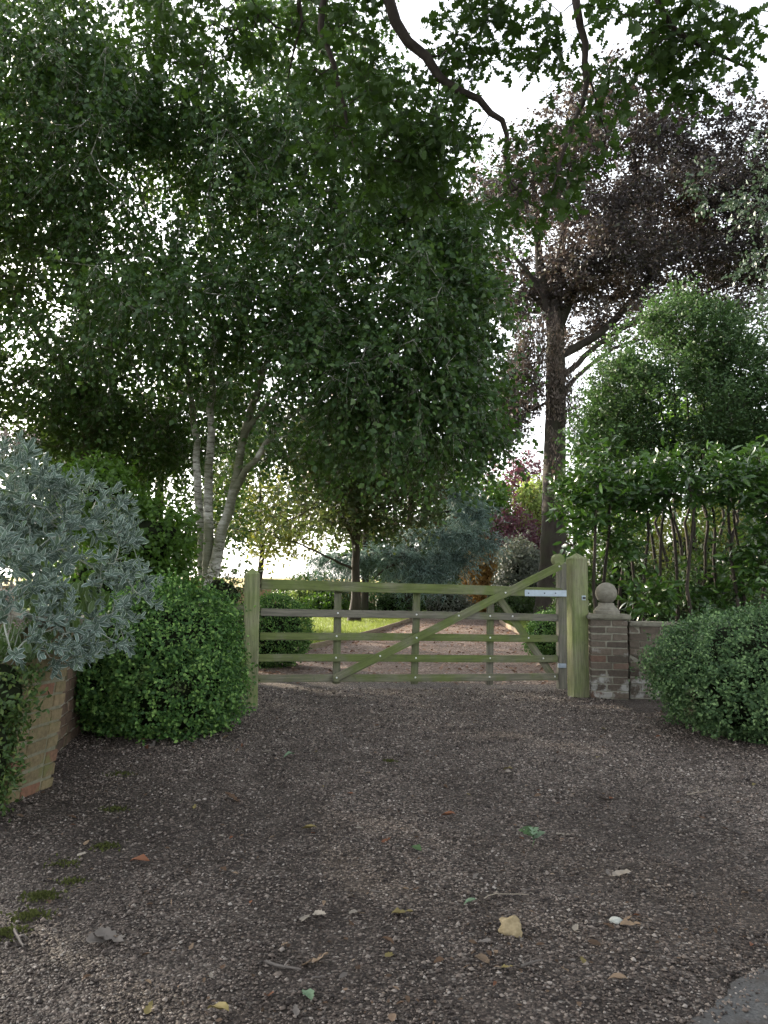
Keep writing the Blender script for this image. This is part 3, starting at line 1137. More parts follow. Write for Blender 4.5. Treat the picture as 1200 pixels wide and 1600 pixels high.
# stub of rail fence running left from the latch post
fb = at(350, 1080, 7.75)
fen = thing('rail_fence', 'grey single-rail fence stub left of the latch post', 'fence', (fb.x, 7.75, 0))
board('rail', at(300, 947, 7.78), at(383, 950, 7.66), .055, .03, UP, M['wood_grey'], fen, seed=60)
board('post', Vector((at(300, 947, 7.84).x, 7.84, -.1)), at(300, 940, 7.84), .08, .08, (1, 0, 0), M['wood_grey'], fen, seed=61)

# ------------------------------------------------------------------ brickwork
BRICKS = []
for i in range(6):
    rnd = random.Random(70 + i)
    bm = box_bm(1, 1, 1, 0)
    for v in bm.verts:
        v.co += Vector((rnd.uniform(-.025, .025), rnd.uniform(-.04, .04), rnd.uniform(-.075, .075)))
    bmesh.ops.bevel(bm, geom=list(bm.edges), offset=.035, segments=1, affect='EDGES')
    BRICKS.append(bm)


def brick_meshes(mat):
    out = []
    for i, b in enumerate(BRICKS):
        me = bpy.data.meshes.new('brick')
        b.to_mesh(me)
        me.materials.append(mat)
        out.append(me)
    return out


def lay(t, frame, boxes, meshes, rnd):
    for (cx, cy, cz, sx, sy, sz) in boxes:
        o = bpy.data.objects.new('brick', rnd.choice(meshes))
        j = lambda a: rnd.uniform(-a, a)
        m = frame @ Matrix.Translation((cx + j(.002), cy + j(.004), cz + j(.0015))) @ Matrix.Rotation(j(.012), 4, 'Z') @ Matrix.Diagonal((sx, sy, sz, 1))
        link(o, m, t)


def pier_boxes(wd, courses, ch, mo):
    out = []
    a = wd * .575
    for c in range(courses):
        z = (c + .5) * ch
        l1, l2 = (a, wd - a) if c % 2 == 0 else (wd - a, a)
        dp = .105
        for sy, (p, q) in ((-1, (l1, l2)), (1, (l2, l1))):
            out.append((-wd / 2 + (p - mo / 2) / 2, sy * (wd / 2 - dp / 2), z, p - mo / 2, dp, ch - mo))
            out.append((wd / 2 - (q - mo / 2) / 2, sy * (wd / 2 - dp / 2), z, q - mo / 2, dp, ch - mo))
        inner = wd - 2 * dp
        for sx in (-1, 1):
            out.append((sx * (wd / 2 - dp / 2), 0, z, dp, inner - mo, ch - mo))
    return out


def slab(name, sx, sy, sz, mat, frame, parent, seed=0, bev=.008):
    bm = box_bm(sx, sy, sz, 0)
    bmesh.ops.subdivide_edges(bm, edges=list(bm.edges), cuts=3, use_grid_fill=True)
    bmesh.ops.bevel(bm, geom=[e for e in bm.edges if e.calc_face_angle(0) > .6], offset=bev, segments=2, affect='EDGES')
    for v in bm.verts:
        v.co += Vector(mnoise.noise_vector(v.co * 9 + Vector((seed, 0, 0)))) * .004
    return link(bpy.data.objects.new(name, bm_mesh(name, bm, mat)), frame, parent)


# right pier with ball
rnd = random.Random(3)
warm, grey = brick_meshes(M['brick_warm']), brick_meshes(M['brick_grey'])
PD = 8.25
pz0 = at(956, 1092, PD).z
px_, ptop = at(956, 968, PD).x, at(956, 968, PD).z
PW = .385
pbase = Vector((px_, PD + PW / 2, pz0))
pier = thing('brick_pier', 'low weathered brick pier topped with a stone ball, right of the gate', 'pier', pbase, 'brick piers')
F = Matrix.Translation(pbase) @ Matrix.Rotation(math.radians(-9), 4, 'Z')
nC = 11
ch = (ptop - pz0) / nC
slab('mortar_core', PW - .016, PW - .016, ptop - pz0 + .1, M['mortar'], F @ Matrix.Translation((0, 0, (ptop - pz0) / 2 - .05)), pier, 1, .003)
lay(pier, F, pier_boxes(PW, nC, ch, .015), grey, rnd)
slab('coping', PW + .07, PW + .07, .05, M['stone'], F @ Matrix.Translation((0, 0, ptop - pz0 + .026)), pier, 2, .012)
zc = ptop - pz0 + .052
prof = [(.0, .14), (.035, .14), (.042, .128), (.06, .12), (.075, .10), (.095, .085), (.12, .08)]
bm = bmesh.new()
rings = []
for z, r in prof:
    rings.append([bm.verts.new((r * math.cos(a) * (1.0), r * math.sin(a), z)) for a in np.linspace(0, 2 * math.pi, 28, endpoint=False)])
for a, b in zip(rings[:-1], rings[1:]):
    for i in range(28):
        bm.faces.new((a[i], a[(i + 1) % 28], b[(i + 1) % 28], b[i]))
bm.faces.new(rings[0][::-1]); bm.faces.new(rings[-1])
fin = link(bpy.data.objects.new('finial_base', bm_mesh('finial_base', bm, M['ball_stone'])), F @ Matrix.Translation((0, 0, zc)), pier)
bm = bmesh.new()
bmesh.ops.create_icosphere(bm, subdivisions=4, radius=.116)
for v in bm.verts:
    v.co *= 1 + .012 * mnoise.noise(v.co * 14)
link(bpy.data.objects.new('ball_finial', bm_mesh('ball_finial', bm, M['ball_stone'], True)), F @ Matrix.Translation((0, 0, zc + .225)), pier)


def wall(label, p0, p1, z0, top, mesh, mat_cap, seed, th=.215):
    rnd = random.Random(seed)
    p0, p1 = Vector((*p0, z0)), Vector((*p1, z0))
    L = (p1 - p0).length
    t = thing('garden_wall', label, 'wall', (p0 + p1) / 2, 'low garden walls beside the gate')
    F = frame_matrix(p0, p1 - p0, (0, 0, 1))
    n = max(1, round((top - z0) / .0775))
    ch = (top - z0) / n
    slab('mortar_core', L - .01, th - .016, top - z0 + .1, M['mortar'], F @ Matrix.Translation((L / 2, 0, (top - z0) / 2 - .05)), t, seed, .003)
    boxes = []
    for c in range(n):
        x = -.1125 if c % 2 else 0
        while x < L:
            a, b = max(x, 0), min(x + .225, L)
            if b - a > .05:
                boxes.append(((a + b) / 2, 0, (c + .5) * ch, b - a - .011, th, ch - .011))
            x += .225
    lay(t, F, boxes, mesh, rnd)
    x = 0
    while x < L:
        b = min(x + .45, L)
        slab('coping_slab', b - x - .006, th + .06, .045, mat_cap, F @ Matrix.Translation(((x + b) / 2, 0, top - z0 + .024)), t, seed + int(x * 10), .01)
        x += .45
    return t


wt = at(1000, 978, 8.4).z
wall('low brick wall with stone coping between ball-topped pier and right clipped bush', (px_ + PW / 2 + .012, 8.42), (px_ + PW / 2 + 2.0, 8.30), pz0, wt, grey, M['stone'], 8)

# left pier, leaning, partly buried in shrubs
LPD = 4.40
lpc = Vector((-2.15, 4.44, 0))
pier2 = thing('brick_pier', 'leaning buff and red brick pier under the silver-leaved shrub', 'pier', lpc, 'brick piers')
F2 = Matrix.Translation(lpc) @ Matrix.Rotation(math.radians(5.2), 4, 'Y') @ Matrix.Rotation(math.radians(-10), 4, 'Z')
nC2 = 12
ch2 = .0795
slab('mortar_core', .405 - .016, .405 - .016, nC2 * ch2 + .1, M['mortar_old'], F2 @ Matrix.Translation((0, 0, nC2 * ch2 / 2 - .05)), pier2, 5, .003)
lay(pier2, F2, pier_boxes(.405, nC2, ch2, .017), warm, random.Random(9))
slab('coping', .47, .47, .045, M['stone'], F2 @ Matrix.Translation((0, 0, nC2 * ch2 + .024)), pier2, 6, .012)
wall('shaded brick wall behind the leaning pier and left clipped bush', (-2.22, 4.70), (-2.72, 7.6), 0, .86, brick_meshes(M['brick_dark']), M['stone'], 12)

# ------------------------------------------------------------------ clipped bushes and shrubs near the gate
bush('box_bush', 'big round clipped green bush left of the gate', 'bush', (-1.80, 6.35, 0),
     [(V3((-1.80, 6.38, .55)), np.array([.60, .58, .60])), (V3((-1.66, 6.22, .33)), np.array([.52, .52, .38])), (V3((-2.12, 6.3, .36)), np.array([.36, .42, .36]))],
     5200, M['box_leaf'], .031, T_DIAMOND, 11, .045, 3, .17, 3.4, 'clipped bushes')
bush('box_bush', 'big round clipped bluish-green bush at right edge below the laurel', 'bush', (3.05, 6.55, -.02),
     [(V3((3.22, 6.6, .48)), np.array([.90, .78, .50])), (V3((3.12, 6.36, .34)), np.array([.72, .64, .38]))],
     6200, M['box_blue'], .029, T_DIAMOND, 11, .042, 4, .14, 3.2, 'clipped bushes')
c = at(432, 968, 11.0)
bush('box_bush', 'dark clipped bush behind the gate, at left end of its rails', 'bush', (c.x, 11.0, 0),
     [(V3((c.x, 11.0, .50)), np.array([.46, .46, .50])), (V3((c.x - .3, 11.1, .45)), np.array([.42, .42, .46]))],
     3800, M['box_leaf'], .035, T_FLAT, 6, .04, 5, .06, 2.5, 'clipped bushes')
c = at(852, 990, 12.2)
bush('box_bush', 'small clipped bush behind the gate beside the hanging post', 'bush', (c.x + .12, 12.2, 0),
     [(V3((c.x + .15, 12.2, .36)), np.array([.42, .42, .40]))], 2200, M['box_leaf'], .035, T_FLAT, 6, .04, 6, .07, 2.5, 'clipped bushes')

# ivy-like shrub at the far left, in front of the pier
bush('leafy_shrub', 'small yellow-green leafy shrub in front of the leaning pier', 'shrub', (-2.22, 3.9, 0),
     [(V3(at(-6, 1085, 3.95)), np.array([.17, .16, .20])), (V3(at(-14, 1190, 3.9)), np.array([.10, .12, .26])), (V3(at(-80, 1160, 4.0)), np.array([.27, .2, .5]))],
     1500, M['ivy_leaf'], .030, T_OVAL, 6, .045, 7, .25, 6, inset=.4)
# bright green shrub behind the silver one
bush('green_shrub', 'bright green small-leaved shrub between silver shrub and birch', 'shrub', (at(190, 820, 8.2).x, 8.2, 0),
     [ell(150, 790, 8.2, 70, 50, .5), ell(225, 850, 8.2, 70, 55, .5), ell(190, 930, 8.4, 110, 90, .6), ell(160, 740, 8.5, 40, 20, .3)],
     2600, M['maple_leaf'], .06, T_DIAMOND, 6, .07, 8, .3, 2.5, inset=.4)


def silver_shrub():
    rng = np.random.default_rng(21)
    base = (-2.75, 4.55, 0)
    t = thing('silver_shrub', 'silvery grey-leaved shrub spilling over the leaning brick pier', 'shrub', base)
    ells = [ell(45, 785, 4.45, 80, 62, .3), ell(140, 850, 4.35, 80, 48, .28), ell(45, 890, 4.2, 75, 55, .26), ell(20, 730, 4.7, 55, 30, .22), ell(95, 770, 4.5, 50, 30, .2), ell(60, 950, 4.1, 60, 40, .2),
            ell(198, 915, 4.35, 48, 40, .2), ell(160, 985, 4.3, 42, 38, .16), ell(75, 1005, 4.05, 60, 42, .18), ell(-40, 870, 4.4, 90, 170, .4), ell(165, 795, 4.45, 28, 22, .15),
            ell(95, 1030, 4.0, 30, 14, .1)]
    A = sample_ells(ells, 560, rng, .4, (3.2, -.36), 4)
    sk = Skeleton(21)
    for e in ((-2.35, 4.5, 1.2), (-2.5, 4.2, 1.35), (-2.1, 4.4, 1.15), (-2.6, 4.6, 1.7), (-2.2, 4.15, .95)):
        sk.stem([base, (base[0] + (e[0] - base[0]) * .3, base[1] + (e[1] - base[1]) * .3, .7), e], .02, .008, step=.1, wob=.01)
    sk.reach(A, step=.1, wig=.02, up=.1, uppen=.1)
    sk.radii(.0022)
    v, q = sk.mesh()
    M['silver_stem'] = plain_mat('felted_stem', (.34, .36, .31), .9, .1)
    np_obj('stems', v, [q], M['silver_stem'], t, base, smooth=True)
    T, O = sk.tipdirs()
    toward = unit(np.array([.55, -.65, .25]) + rng.normal(size=T.shape) * .5)
    O = unit(O + toward * .9)
    P, D, N, S = [], [], [], []
    for p, o in zip(T, O):
        a0 = rng.uniform(0, 6.28)
        fs = rng.uniform(.7, 1.15)
        s1 = np.cross(o, [0, 0, 1.]); s1 /= max(np.linalg.norm(s1), 1e-6); s2 = np.cross(o, s1)
        for j in range(13):
            a = a0 + j * 2.4
            rad = s1 * math.cos(a) + s2 * math.sin(a)
            tt = j / 13
            op = .30 + .8 * tt
            P.append(p + o * (.085 * (1 - tt)) + rng.normal(0, .004, 3)); D.append(o * (1.25 - op) + rad * op + rng.normal(0, .2, 3) + np.array([0, 0, .12]))
            N.append(o * op - rad * (.9 - op) * 1.2 + rng.normal(0, .15, 3)); S.append((.032 + .036 * math.sin(math.pi * min(1, .25 + tt * .8))) * rng.uniform(.55, 1.2) * fs)
    build_leaves('foliage', P, D, N, S, T_SILVER, M['silver_leaf'], t, base, singles=300)
    # older green leaves hanging inside
    E2 = [ell(95, 925, 4.3, 75, 25, .15), ell(40, 985, 4.15, 50, 25, .15), ell(130, 990, 4.45, 30, 40, .1), ell(30, 830, 4.55, 60, 60, .2)]
    P = sample_ells(E2, 420, rng, .1)
    D = np.array([0, -.25, -1.]) + rng.normal(size=P.shape) * .4
    N = np.array([.2, -1, .4]) + rng.normal(size=P.shape) * .4
    build_leaves('old_leaves', P, D, N, rng.uniform(.07, .1, len(P)), T_OVAL, M['under_leaf'], t, base)
    # spent flower heads
    fl = sample_ells([ell(10, 690, 4.6, 55, 28, .2), ell(15, 950, 4.0, 22, 50, .1)], 55, rng, .1)
    v, f, uv = leaf_arrays(np.repeat(fl, 9, 0) + rng.normal(0, .018, (len(fl) * 9, 3)), rng.normal(size=(len(fl) * 9, 3)), rng.normal(size=(len(fl) * 9, 3)), np.full(len(fl) * 9, .016), T_FLAT)
    M['spent'] = plain_mat('spent_flower', (.34, .27, .25), .9, .1)
    np_obj('spent_flowers', v, [f], M['spent'], t, base)['kind'] = 'stuff'
    tv, tf = twig_mesh(fl - np.array([.05, 0, .16]) + rng.normal(0, .03, fl.shape), fl, .002)
    np_obj('flower_stalks', tv, [tf], M['silver_stem'], t, base)['kind'] = 'stuff'


silver_shrub()

# ------------------------------------------------------------------ trees
# multi-stemmed birch behind the left bush
bb = at(325, 890, 10.4)
B0 = (bb.x, 10.4, -.05)
bs = lambda *pts: [tuple(at(x, y, d)) for x, y, d in pts]
tree('birch_tree', 'multi-stemmed white-barked birch behind the left clipped bush', 'tree', B0,
     [([B0] + bs((326, 880, 10.4), (326, 760, 10.4), (331, 640, 10.4), (335, 480, 10.3), (330, 300, 10.3), (335, 60, 10.2)), .085, .012),
      (bs((332, 900, 10.35), (348, 830, 10.3), (372, 740, 10.2), (392, 640, 10.1), (440, 500, 10.0), (470, 330, 9.9), (480, 150, 9.8)), .085, .012),
      (bs((318, 900, 10.45), (313, 800, 10.6), (306, 690, 10.7), (290, 560, 10.8), (255, 400, 10.9), (180, 200, 11)), .07, .012),
      (bs((366, 755, 10.2), (402, 712, 10.0), (430, 668, 9.8), (500, 620, 9.5), (590, 590, 9.2)), .05, .012, True),
      (bs((388, 660, 10.1), (470, 590, 9.8), (600, 545, 9.4), (690, 520, 9.2)), .035, .01, True)],
     [ell(600, 470, 9.6, 180, 170, 1.5), ell(640, 620, 9.2, 150, 100, 1.2), ell(450, 380, 10, 190, 200, 1.8), ell(490, 600, 9.4, 180, 75, 1.3),
      ell(250, 330, 10.6, 220, 190, 2.0), ell(220, 590, 11.3, 200, 90, 1.2), ell(330, 130, 10.5, 330, 160, 2.2), ell(560, 250, 9.8, 190, 150, 1.5),
      ell(90, 60, 10, 200, 130, 1.5), ell(300, 500, 9.8, 300, 80, 1.6), ell(620, 560, 9.3, 170, 130, 1.3), ell(200, 680, 12.2, 150, 60, .8), ell(330, 210, 10.2, 90, 150, 1.2), ell(715, 480, 9.3, 65, 140, .9), ell(715, 640, 9.2, 60, 70, .7), ell(680, 340, 9.5, 80, 90, 1.0), ell(100, 180, 9.6, 160, 150, 1.2), ell(745, 560, 9.2, 50, 140, .6), ell(735, 380, 9.4, 50, 80, .6), ell(740, 690, 9.3, 45, 40, .4), ell(530, 680, 10.4, 130, 45, .8), ell(300, 660, 12.2, 120, 80, .7)],
     2250, M['birch_bark'], M['birch_leaf'], .072, T_DIAMOND, 7, .55, 10, 31, droop=.9, rtip=.0045, gap=(.7, -.36), shell=.35, leafdroop=.45, singles=300, nup=.25, sizevar=.4)

tb = at(138, 740, 11.5)
tree('dark_tree', 'dark leafy tree with single trunk at far left behind the silver shrub', 'tree', (tb.x, 11.5, -.05),
     [([(tb.x, 11.5, -.05)] + bs((140, 740, 11.5), (143, 640, 11.5), (130, 480, 11.5), (100, 300, 11.5), (90, 100, 11.5)), .17, .03),
      (bs((142, 660, 11.5), (60, 520, 11.3), (-40, 420, 11.2)), .07, .02, True)],
     [ell(90, 430, 11.2, 190, 150, 1.8), ell(30, 620, 11, 170, 100, 1.5), ell(60, 200, 11.2, 190, 190, 1.8), ell(180, 680, 12.2, 130, 70, 1.2), ell(-150, 400, 11.5, 200, 330, 2.5)],
     1100, M['bark_green'], M['dark_leaf'], .085, T_DIAMOND, 5, .55, 8, 41, droop=.4, rtip=.005, gap=(.5, -.28), shell=.3)
# trees standing to the left, crowns reaching into the left edge; the last unseen, added to block sun
for j, (x, y, h, r, lab) in enumerate([(-7.6, 14.5, 9, 3.2, 'dark leafy tree at the left edge, half out of the picture'),
                                       (-5.4, 18.0, 8, 2.8, 'dark green tree seen between the birch stems'),
                                       (-7.4, 8.7, 9, 2.7, 'unseen dark tree beyond the left edge, added to block low sun')]):
    tree('broadleaf_tree', lab, 'tree', (x, y, -.05), [([(x, y, -.05), (x + .1, y, h * .4), (x - .1, y + .2, h * .85)], .18, .04)],
         [(V3((x, y, h * .66)), np.array([r, r, h * .36])), (V3((x + .8, y - .6, h * .4)), np.array([r * .8, r * .8, h * .2])), (V3((x - .5, y, h * .3)), np.array([r * .9, r * .8, h * .18]))],
         420, M['bark'], M['dark_leaf'], .12, T_FLAT, 5, .75, 8, 51 + j, droop=.3, rtip=.006, gap=(.4, -.25), shell=.4)

# lawn tree behind the gate
lb = gp(553, 966)
LD = 24.0
lx = at(554, 950, LD).x
la = lambda px, py: tuple(at(px, py, LD))
tree('lawn_tree', 'dark spreading tree with bare trunk standing on the lawn', 'tree', (lx, LD, 0),
     [([(lx, LD, -.05), la(555, 920), la(557, 850), la(560, 790), la(562, 700)], .16, .08), ([la(557, 850), la(520, 790), la(450, 760)], .07, .03, True),
      ([la(560, 800), la(610, 760), la(660, 740)], .07, .03, True), ([la(556, 890), la(520, 875), la(470, 850), la(430, 840)], .045, .015, True)],
     [ell(470, 705, LD, 130, 62, 3), ell(390, 745, LD - 1, 80, 58, 2.2), ell(640, 690, LD, 110, 70, 2.6), ell(560, 700, LD, 180, 75, 3.2), ell(470, 770, LD, 95, 55, 2.4), ell(420, 800, LD - 1, 70, 45, 1.8), ell(620, 770, LD, 75, 55, 2.2), ell(540, 780, LD, 80, 50, 2)],
     1200, M['bark'], M['lawn_tree_leaf'], .15, T_FLAT, 5, .8, 8, 61, droop=.5, rtip=.006, gap=(.35, -.2), shell=.3, flare=.7)
tx2 = at(570, 950, 27).x
tree('slim_tree', 'slim pale trunk standing just behind the lawn tree', 'tree', (tx2, 27, 0),
     [([(tx2, 27, -.05), tuple(at(571, 880, 27)), tuple(at(572, 800, 27)), tuple(at(575, 700, 27))], .14, .06)],
     [ell(590, 720, 27, 120, 60, 2.4)], 160, M['beech_bark'], M['lawn_tree_leaf'], .17, T_FLAT, 5, .8, 8, 62, rtip=.006)

# copper beech on the right of the drive
CD = 25.0
ca_ = lambda px, py, dd=0: tuple(at(px, py, CD + dd))
cb = at(862, 950, CD)
tree('copper_beech', 'huge copper beech with thick dark trunk and purple-bronze crown', 'tree', (cb.x, CD, -.05),
     [([(cb.x, CD, -.05), ca_(864, 870), ca_(866, 760), ca_(868, 640), ca_(868, 520), ca_(864, 455)], .46, .25),
      ([ca_(866, 520), ca_(846, 430), ca_(838, 350), ca_(830, 260)], .22, .04, True), ([ca_(866, 510), ca_(876, 420), ca_(882, 350), ca_(900, 230)], .19, .04, True),
      ([ca_(868, 520), ca_(900, 450), ca_(930, 400), ca_(960, 330)], .2, .04, True), ([ca_(868, 560), ca_(950, 510), ca_(1030, 420), ca_(1120, 370), ca_(1190, 340)], .16, .02, True),
      ([ca_(868, 600), ca_(960, 520), ca_(1080, 470), ca_(1180, 420)], .11, .02, True), ([ca_(862, 480), ca_(820, 420), ca_(770, 360)], .12, .04, True),
      ([ca_(868, 640), ca_(900, 590), ca_(960, 545), ca_(1040, 520)], .1, .03, True)],
     [ell(955, 190, CD, 110, 34, 3.5), ell(850, 290, CD, 100, 36, 3.5), ell(1050, 250, CD, 120, 40, 4), ell(950, 290, CD, 130, 36, 4), ell(900, 375, CD, 150, 36, 4.5), ell(1040, 355, CD - 1, 130, 34, 4),
      ell(1140, 310, CD, 90, 50, 3.5), ell(1150, 430, CD, 90, 34, 3), ell(1010, 440, CD + 1, 130, 26, 3.5), ell(795, 430, CD, 50, 55, 2.5), ell(1190, 230, CD, 60, 60, 3), ell(785, 560, CD, 40, 60, 2),
      ell(960, 505, CD, 90, 22, 2.5), ell(1120, 505, CD, 90, 26, 2.5), ell(870, 450, CD, 80, 30, 3), ell(765, 660, CD + 2, 50, 60, 2), ell(900, 230, CD, 80, 40, 3), ell(770, 340, CD, 55, 70, 2.5), ell(780, 500, CD, 50, 70, 2.5), ell(800, 620, CD + 1, 45, 70, 2), ell(1080, 300, CD, 130, 60, 4), ell(930, 420, CD - 1, 110, 40, 3), ell(1180, 380, CD, 70, 70, 3)],
     3300, M['beech_bark'], M['beech_leaf'], .122, T_FLAT, 6, .66, 9, 71, droop=.1, rtip=.008, gap=(.42, -.17), shell=.1, flare=.5, sizevar=.35)
# dead ivy hanging on the beech
rng = np.random.default_rng(72)
A = sample_ells([ell(850, 510, CD - .9, 46, 36, .5), ell(862, 580, CD - .8, 36, 60, .3), ell(828, 560, CD - .8, 26, 60, .4), ell(866, 690, CD - .65, 12, 40, .1), ell(893, 600, CD - .7, 18, 60, .3)], 340, rng, .1)
t = thing('dead_ivy', 'withered pinkish-grey ivy hanging on the copper beech trunk', 'climber', (cb.x, CD - .9, 3))
E = A + np.array([0, 0, -1.]) * rng.uniform(.4, 1.4, (len(A), 1)) + rng.normal(0, .12, A.shape)
tv, tf = twig_mesh(A, E, .012)
np_obj('stems', tv, [tf], M['dead_leaf'], t, (cb.x, CD - .9, 3))
P = (A[:, None] + (E - A)[:, None] * rng.random((len(A), 9, 1))).reshape(-1, 3) + rng.normal(0, .05, (len(A) * 9, 3))
build_leaves('leaves', P, np.array([0, 0, -1.]) + rng.normal(size=P.shape) * .5, rng.normal(size=P.shape), rng.uniform(.08, .16, len(P)), T_LANCE, M['dead_leaf'], t, (cb.x, CD - .9, 3))

# domed evergreen tree with many thin stems on the right
YD = 12.5
yb = at(1075, 900, YD)
ya = lambda px, py, dd=0: tuple(at(px, py, YD + dd))
stems = []
rng = np.random.default_rng(80)
for i, x in enumerate([1008, 1030, 1046, 1062, 1076, 1094, 1110, 1126, 1142, 1165]):
    x0 = 1080 + (x - 1080) * .75
    dd = rng.uniform(-.5, .5)
    stems.append(([(at(x0, 900, YD).x, YD + dd * .6, -.05), ya(x0, 880, dd * .6), ya((x + x0) / 2 + rng.normal(0, 9), 815, dd), ya(x + rng.normal(0, 9), 750, dd), ya(x + (x - 1080) * .4, 640, dd), ya(1080 + (x - 1080) * 1.7, 560, dd)], .034, .012))
tree('evergreen_tree', 'domed green evergreen tree with many thin dark stems on the right', 'tree', (yb.x, YD, -.05), stems,
     [ell(1050, 500, YD, 50, 48, .6), ell(1045, 560, YD, 95, 80, 1.0), ell(1060, 630, YD, 140, 90, 1.4), ell(975, 620, YD, 60, 80, .9), ell(935, 690, YD - .1, 50, 70, .8), ell(1150, 600, YD, 80, 90, 1.2),
      ell(1190, 670, YD, 90, 80, 1.2), ell(915, 770, YD, 45, 45, .6), ell(1060, 690, YD, 150, 30, 1.2), ell(1110, 540, YD, 55, 60, .8), ell(1000, 725, YD, 80, 28, .9), ell(1110, 725, YD + .2, 90, 26, .9), ell(1190, 745, YD, 60, 40, .8)],
     1700, M['bark'], M['bay_leaf'], .06, T_FLAT, 6, .34, 9, 81, droop=-.1, rtip=.003, gap=(.9, -.33), shell=.5, leafdroop=-.1, wig=.04)

# laurel hedge behind the right wall
HD = 9.6
hb = at(1050, 960, HD)
stems = []
for i in range(16):
    x = 900 + i * 22 + rng.uniform(-6, 6)
    dd = rng.uniform(-.35, .5)
    stems.append(([(at(x, 930, HD).x, HD + dd, -.05), tuple(at(x + 2, 920, HD + dd)), tuple(at(x + rng.uniform(-14, 14), 800, HD + dd)), tuple(at(x + rng.uniform(-25, 25), 760, HD + dd))], .03, .010))
tree('laurel_shrub', 'glossy bright green laurel with big leaves behind the low brick wall', 'shrub', (hb.x, HD, -.05), stems,
     [ell(915, 800, HD, 42, 55, .45), ell(985, 768, HD, 55, 26, .5), ell(1060, 758, HD - .2, 45, 22, .5), ell(1130, 765, HD - .2, 45, 30, .5), ell(1185, 775, HD - .3, 50, 45, .5), ell(905, 880, HD - .1, 36, 50, .35),
      ell(1190, 870, HD - .3, 45, 70, .4), ell(1020, 935, HD - .2, 55, 26, .3), ell(960, 850, HD, 30, 40, .3), ell(1110, 930, HD + .1, 50, 26, .3), ell(1000, 790, HD + .3, 70, 22, .3), ell(1120, 810, HD + .3, 40, 20, .3), ell(1010, 740, HD, 30, 16, .3), ell(1150, 735, HD - .2, 35, 18, .3), ell(940, 765, HD, 24, 20, .3)],
     380, M['bark'], M['laurel_leaf'], .12, T_LANCE, 3, .26, 7, 82, gap=(1.6, -.25),
     extra=np.array([tuple(at(rng.uniform(900, 1200), rng.uniform(695, 735), HD + rng.uniform(-.3, .4))) for _ in range(20)]), droop=-.35, rtip=.0035, shell=.2, leafdroop=.0, singles=300, wig=.05, step=.2, spread=1.0)

# green-grey tree at the right edge
rx0 = at(1290, 900, 15).x
tree('edge_tree', 'grey-green tree whose boughs enter at the right edge', 'tree', (rx0, 15, -.05),
     [([(rx0, 15, -.05), tuple(at(1290, 700, 15)), tuple(at(1280, 450, 15)), tuple(at(1270, 250, 15))], .2, .05)],
     [ell(1190, 320, 14.5, 60, 40, .8), ell(1180, 520, 14.5, 50, 60, .8), ell(1130, 290, 14, 60, 30, .6), ell(1250, 420, 15, 90, 200, 1.5), ell(1200, 215, 14.5, 30, 30, .5)],
     90, M['bark'], M['edge_leaf'], .09, T_DIAMOND, 5, .45, 8, 83, rtip=.005, shell=.3)


